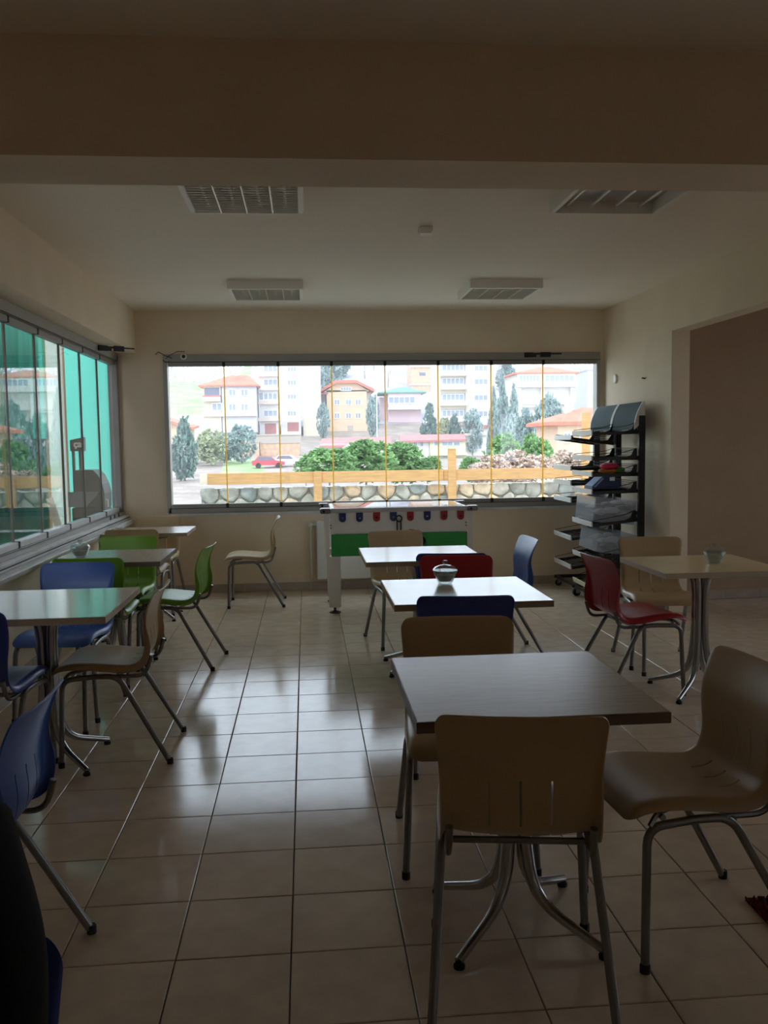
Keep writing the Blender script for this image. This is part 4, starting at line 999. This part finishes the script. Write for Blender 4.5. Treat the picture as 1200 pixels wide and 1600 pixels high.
# ------------------------------------------------------------------ trees
for n_, c in (('fol_pine', (.24, .42, .16)), ('fol_dark', (.20, .30, .26)), ('fol_blue', (.34, .44, .42)), ('fol_olive', (.44, .48, .30)), ('twig', (.58, .46, .38)), ('bark', (.26, .20, .16)), ('bare', (.52, .50, .56)), ('bare_pale', (.78, .68, .56))):  # pine and bare greys are lightened, haze and glare put into the colour
    mat(n_, c, .9, var=.35, vscale=1.2, trans=.25 if n_.startswith('fol') else 0)
def crown_mesh(m, seed, n, shape, leaf, tuft=5, squash=1.):
    """Crown of loose leaf tufts, unit radius about the origin; shape(t, a) gives the radius at height t in -1..1."""
    r = random.Random(seed); mb = MB(); lumps = [(r.uniform(-.6, .6), r.uniform(-.6, .6), r.uniform(-.7, .8), r.uniform(.28, .5)) for _ in range(14)]
    for _ in range(n):
        if r.random() < .75:
            lx, ly, lz, lr = r.choice(lumps); k = shape(max(-1, min(1, lz)), 0); d = Vector((r.gauss(0, 1), r.gauss(0, 1), r.gauss(0, 1))).normalized()*lr*r.uniform(.75, 1.05)
            p = Vector((lx*k+d.x*k**.5, ly*k+d.y*k**.5, lz+d.z*.8))
        else:
            t = r.uniform(-1, 1); a = r.uniform(0, 6.28); k = shape(t, a)*r.uniform(.75, 1.0); p = Vector((k*math.cos(a), k*math.sin(a), t))
        for _ in range(tuft):
            d = Vector((r.gauss(0, 1), r.gauss(0, 1), r.gauss(.35, .8))).normalized(); s = d.cross(Vector((r.random()-.5, r.random()-.5, r.random()-.5))).normalized()*leaf*.42; e = p+d*leaf*r.uniform(.6, 1.3)
            mb.add([p-s, p+s, e+s*.3, e-s*.3], [(0, 1, 2, 3)])
    return mb.mesh('crown', m)
def bare_mesh(m, seed, depth=5, spread=.55, n0=1):
    r = random.Random(seed); mb = MB()
    def br(p, d, L, rad, k):
        mid = p+d*L*.5+Vector((r.gauss(0, .05), r.gauss(0, .05), 0))*L; e = p+d*L; mb.tube([p, mid, e], [rad, rad*.85, rad*.65], 4, False)
        if k == 0: return
        for _ in range(r.choice((2, 3, 3))):
            nd = (d+Vector((r.gauss(0, spread), r.gauss(0, spread), r.gauss(.12, spread*.6)))).normalized(); br(e, nd, L*r.uniform(.62, .85), rad*.62, k-1)
    for _ in range(n0): br(Vector((0, 0, 0)), Vector((r.gauss(0, .15*n0), r.gauss(0, .15*n0), 1)).normalized(), .30, .028, depth)
    return mb.mesh('branches', m)
trunk_me = MB().tube([(0, 0, -.6), (.01, .0, .3), (0, 0, 1)], [.05, .04, .02], 6).mesh('trunk', 'bark')
rnd = lambda t, a: math.sqrt(max(.02, 1-t*t)); cone = lambda t, a: max(.04, (1-t)*.5)+.0; col_ = lambda t, a: max(.05, min(1, 1.15-abs(t+.25)*.85))
PINE = [crown_mesh('fol_pine', 20+i, 620, rnd, .15, 8) for i in range(3)]
DARK = [crown_mesh('fol_dark', 30+i, 520, col_, .15, 7) for i in range(2)]; CYP = [crown_mesh('fol_blue', 40+i, 520, cone, .15, 7) for i in range(2)]
OLIVE = [crown_mesh('fol_olive', 50+i, 480, rnd, .16, 7) for i in range(2)]; BUSH = [crown_mesh('twig', 60+i, 480, rnd, .17, 6) for i in range(2)]; BLUE = [crown_mesh('fol_blue', 70+i, 500, rnd, .15, 7) for i in range(2)]
BARE = [bare_mesh('bare', 80+i) for i in range(3)]; PALE = [bare_mesh('bare_pale', 90+i, 5, .6, 3) for i in range(2)]
def tree(name, me, px, py0, py1, wpx, Y, lab, grp=None, rz=None):
    """crown spans rows py0..py1 and wpx columns of the photograph at distance Y"""
    a, b = at(px, py0, Y), at(px, py1, Y); hz = (a.z-b.z)/2; w = wpx/2/F_PX*Y; r = tag(empty(name, (b.x, Y, ground(b.x, Y)), rz if rz is not None else random.random()*6), lab, 'tree' if 'bush' not in name else 'bush', grp); z = (a.z+b.z)/2-r.location.z
    if name not in ('pine', 'scrub_bush') and b.z > r.location.z: b.z = r.location.z+.15*(b.z-r.location.z); hz = (a.z-b.z)/2; z = (a.z+b.z)/2-r.location.z
    c = inst('crown', me, r, (0, 0, z)); c.scale = (w, w, hz)
    t = inst('trunk', trunk_me, r, (0, 0, 0)); t.scale = (w*1.2, w*1.2, max(.5, z*.9)); return r
def bare(name, me, px, py0, Y, lab, grp=None, base=None, wx=1.):
    a = at(px, py0, Y); g = ground(a.x, Y) if base is None else base; H = (a.z-g)/1.25; r = tag(empty(name, (a.x, Y, g-.2), random.random()*6), lab, 'tree', grp); c = inst('branches', me, r); c.scale = (H*wx, H*wx, H); return r
tree('pine', PINE[0], 515, 703, 752, 92, 38, 'green pine, leftmost of the pines behind the timber rail'); tree('pine', PINE[1], 572, 692, 752, 100, 40, 'large green pine in the middle behind the timber rail')
tree('pine', PINE[2], 628, 694, 752, 76, 42, 'green pine on the right of the large middle pine'); tree('pine', PINE[0], 478, 717, 748, 40, 44, 'small pine at the left end of the pine row'); tree('pine', PINE[1], 668, 716, 752, 52, 42, 'low pine between the house and the timber post'); tree('pine', PINE[2], 736, 716, 752, 40, 42, 'small pine right of the timber post')
tree('pine', PINE[0], 786, 682, 752, 62, 40, 'tall light green pine with brown scrub around it'); tree('pine', PINE[1], 838, 684, 752, 56, 42, 'light green pine just left of the branchy bare tree')
for i, (x, y, w) in enumerate(((768, 712, 60), (805, 704, 74), (840, 712, 70), (880, 704, 60), (748, 724, 40), (822, 726, 70), (900, 716, 50))): tree('scrub_bush', BUSH[i % 2], x, y, 756, w, 30+i, 'brown leafless scrub above the timber rail, '+{748: 'leftmost', 768: 'second from left', 805: 'third from left', 822: 'middle low clump', 840: 'third from right', 880: 'second from right', 900: 'rightmost'}[x], 'brown scrub behind the rail')
for i, (x, y) in enumerate(((862, 672), (884, 655), (902, 668), (846, 690), (918, 676))): bare('bare_tree', PALE[i % 2], x, y, 24+i*1.5, 'pale forking bare tree behind the racks, '+{846: 'leftmost of five', 862: 'second from left', 884: 'tallest, in the middle', 902: 'second from right', 918: 'rightmost of five'}[x], 'pale bare trees at the right', None, .8)
tree('conifer', DARK[0], 288, 656, 722, 48, 95, 'dark blue green conifer at the left edge of the window'); tree('shrub_bush', OLIVE[0], 330, 672, 704, 50, 118, 'olive shrub below the leftmost large house'); tree('shrub_bush', BLUE[0], 378, 666, 704, 44, 122, 'grey green shrub under the arcade of the leftmost large house'); tree('shrub_bush', BLUE[1], 350, 676, 702, 40, 125, 'low grey shrub between the olive shrub and the arcade')
tree('cypress', CYP[0], 786, 590, 694, 40, 120, 'tall dark evergreen left of the white villa'); tree('cypress', CYP[1], 803, 604, 688, 40, 118, 'broad grey green conifer nearest the white villa'); tree('cypress', CYP[0], 772, 612, 684, 30, 124, 'narrow evergreen against the balcony apartments')
tree('evergreen', BLUE[0], 583, 620, 650, 22, 165, 'dark evergreen between the orange house and the pink house'); tree('evergreen', DARK[1], 671, 632, 672, 28, 150, 'dark evergreen right of the pink house'); tree('evergreen', BLUE[1], 738, 640, 672, 34, 140, 'evergreen in front of the balcony apartments'); tree('evergreen', DARK[0], 710, 650, 676, 30, 142, 'small evergreen below the long balconies'); tree('evergreen', OLIVE[1], 694, 656, 680, 26, 143, 'olive evergreen at the corner of the balcony apartments')
tree('palm_like_tree', BLUE[0], 858, 622, 676, 56, 90, 'spiky grey green tree before the white villa'); tree('palm_like_tree', BLUE[1], 822, 640, 688, 44, 92, 'grey tree between the conifers and the villa'); tree('evergreen', BLUE[0], 505, 632, 668, 22, 168, 'grey tree between the tall block and the orange house')
for i in range(90):
    px = 255+i*7.6+random.uniform(-5, 5); Y = 285+random.uniform(-30, 45)
    bare('ridge_tree', BARE[i % 3], px, random.uniform(535, 574), Y, 'bare grey tree on the hazy ridge', 'bare trees on the ridge', None, 1.2)
spots = []
for i in range(46):
    for _ in range(60):
        px = random.uniform(500, 800); Y = random.uniform(215, 300); p = at(px, 600, Y)
        if not (618 < px < 704 and Y < 240) and all((p.x-q.x)**2+(p.y-q.y)**2 > 64 for q in spots): break
    else: continue
    spots.append(p); g = ground(p.x, Y); top = random.uniform(6, 9.5)
    r = tag(empty('hill_tree', (p.x, Y, g)), 'grey green tree in the wood on the slope', 'tree', 'trees of the wood on the slope'); c = inst('crown', random.choice(BLUE+BARE+DARK) if i % 2 else random.choice(BARE), r, (0, 0, top*.5 if i % 2 else 0)); k = c.data.name.startswith('branches'); c.scale = (top, top, top) if k else (top*.42, top*.42, top*.5)
    if k: c.location = (0, 0, -.2)
    t = inst('trunk', trunk_me, r); t.scale = (3, 3, top*.6)
lp2 = tag(empty('lamp_post', tuple(at(589, 650, 150))), 'thin pale lamp post beside the pink house', 'lamp post'); lp2.location.z = ground(lp2.location.x, 150)
hh = at(589, 590, 150).z-lp2.location.z; MB().tube([(0, 0, 0), (0, 0, hh)], [.12, .07], 6).build('pole', 'w_white', lp2); MB().box((-.1, -.7, hh), (.1, .1, hh+.12), .02).build('lamp_head', 'w_white', lp2)

# thin haze volume added over the slope, standing in for glare
hz_ = bpy.data.materials.new('haze'); hz_.use_nodes = True; M['haze'] = hz_; n_ = hz_.node_tree.nodes; n_.remove(n_['Principled BSDF'])
vs_ = n_.new('ShaderNodeVolumeScatter'); vs_.inputs['Density'].default_value = .0009; vs_.inputs['Anisotropy'].default_value = .2; vs_.inputs['Color'].default_value = (.95, .96, 1, 1)
hz_.node_tree.links.new(vs_.outputs[0], n_['Material Output'].inputs['Volume'])
tag(MB().box((-330, 14, -8), (330, 440, 75)).build('haze', 'haze'), 'pale haze volume added over the houses and slope, standing in for glare', 'haze', None, 'stuff')
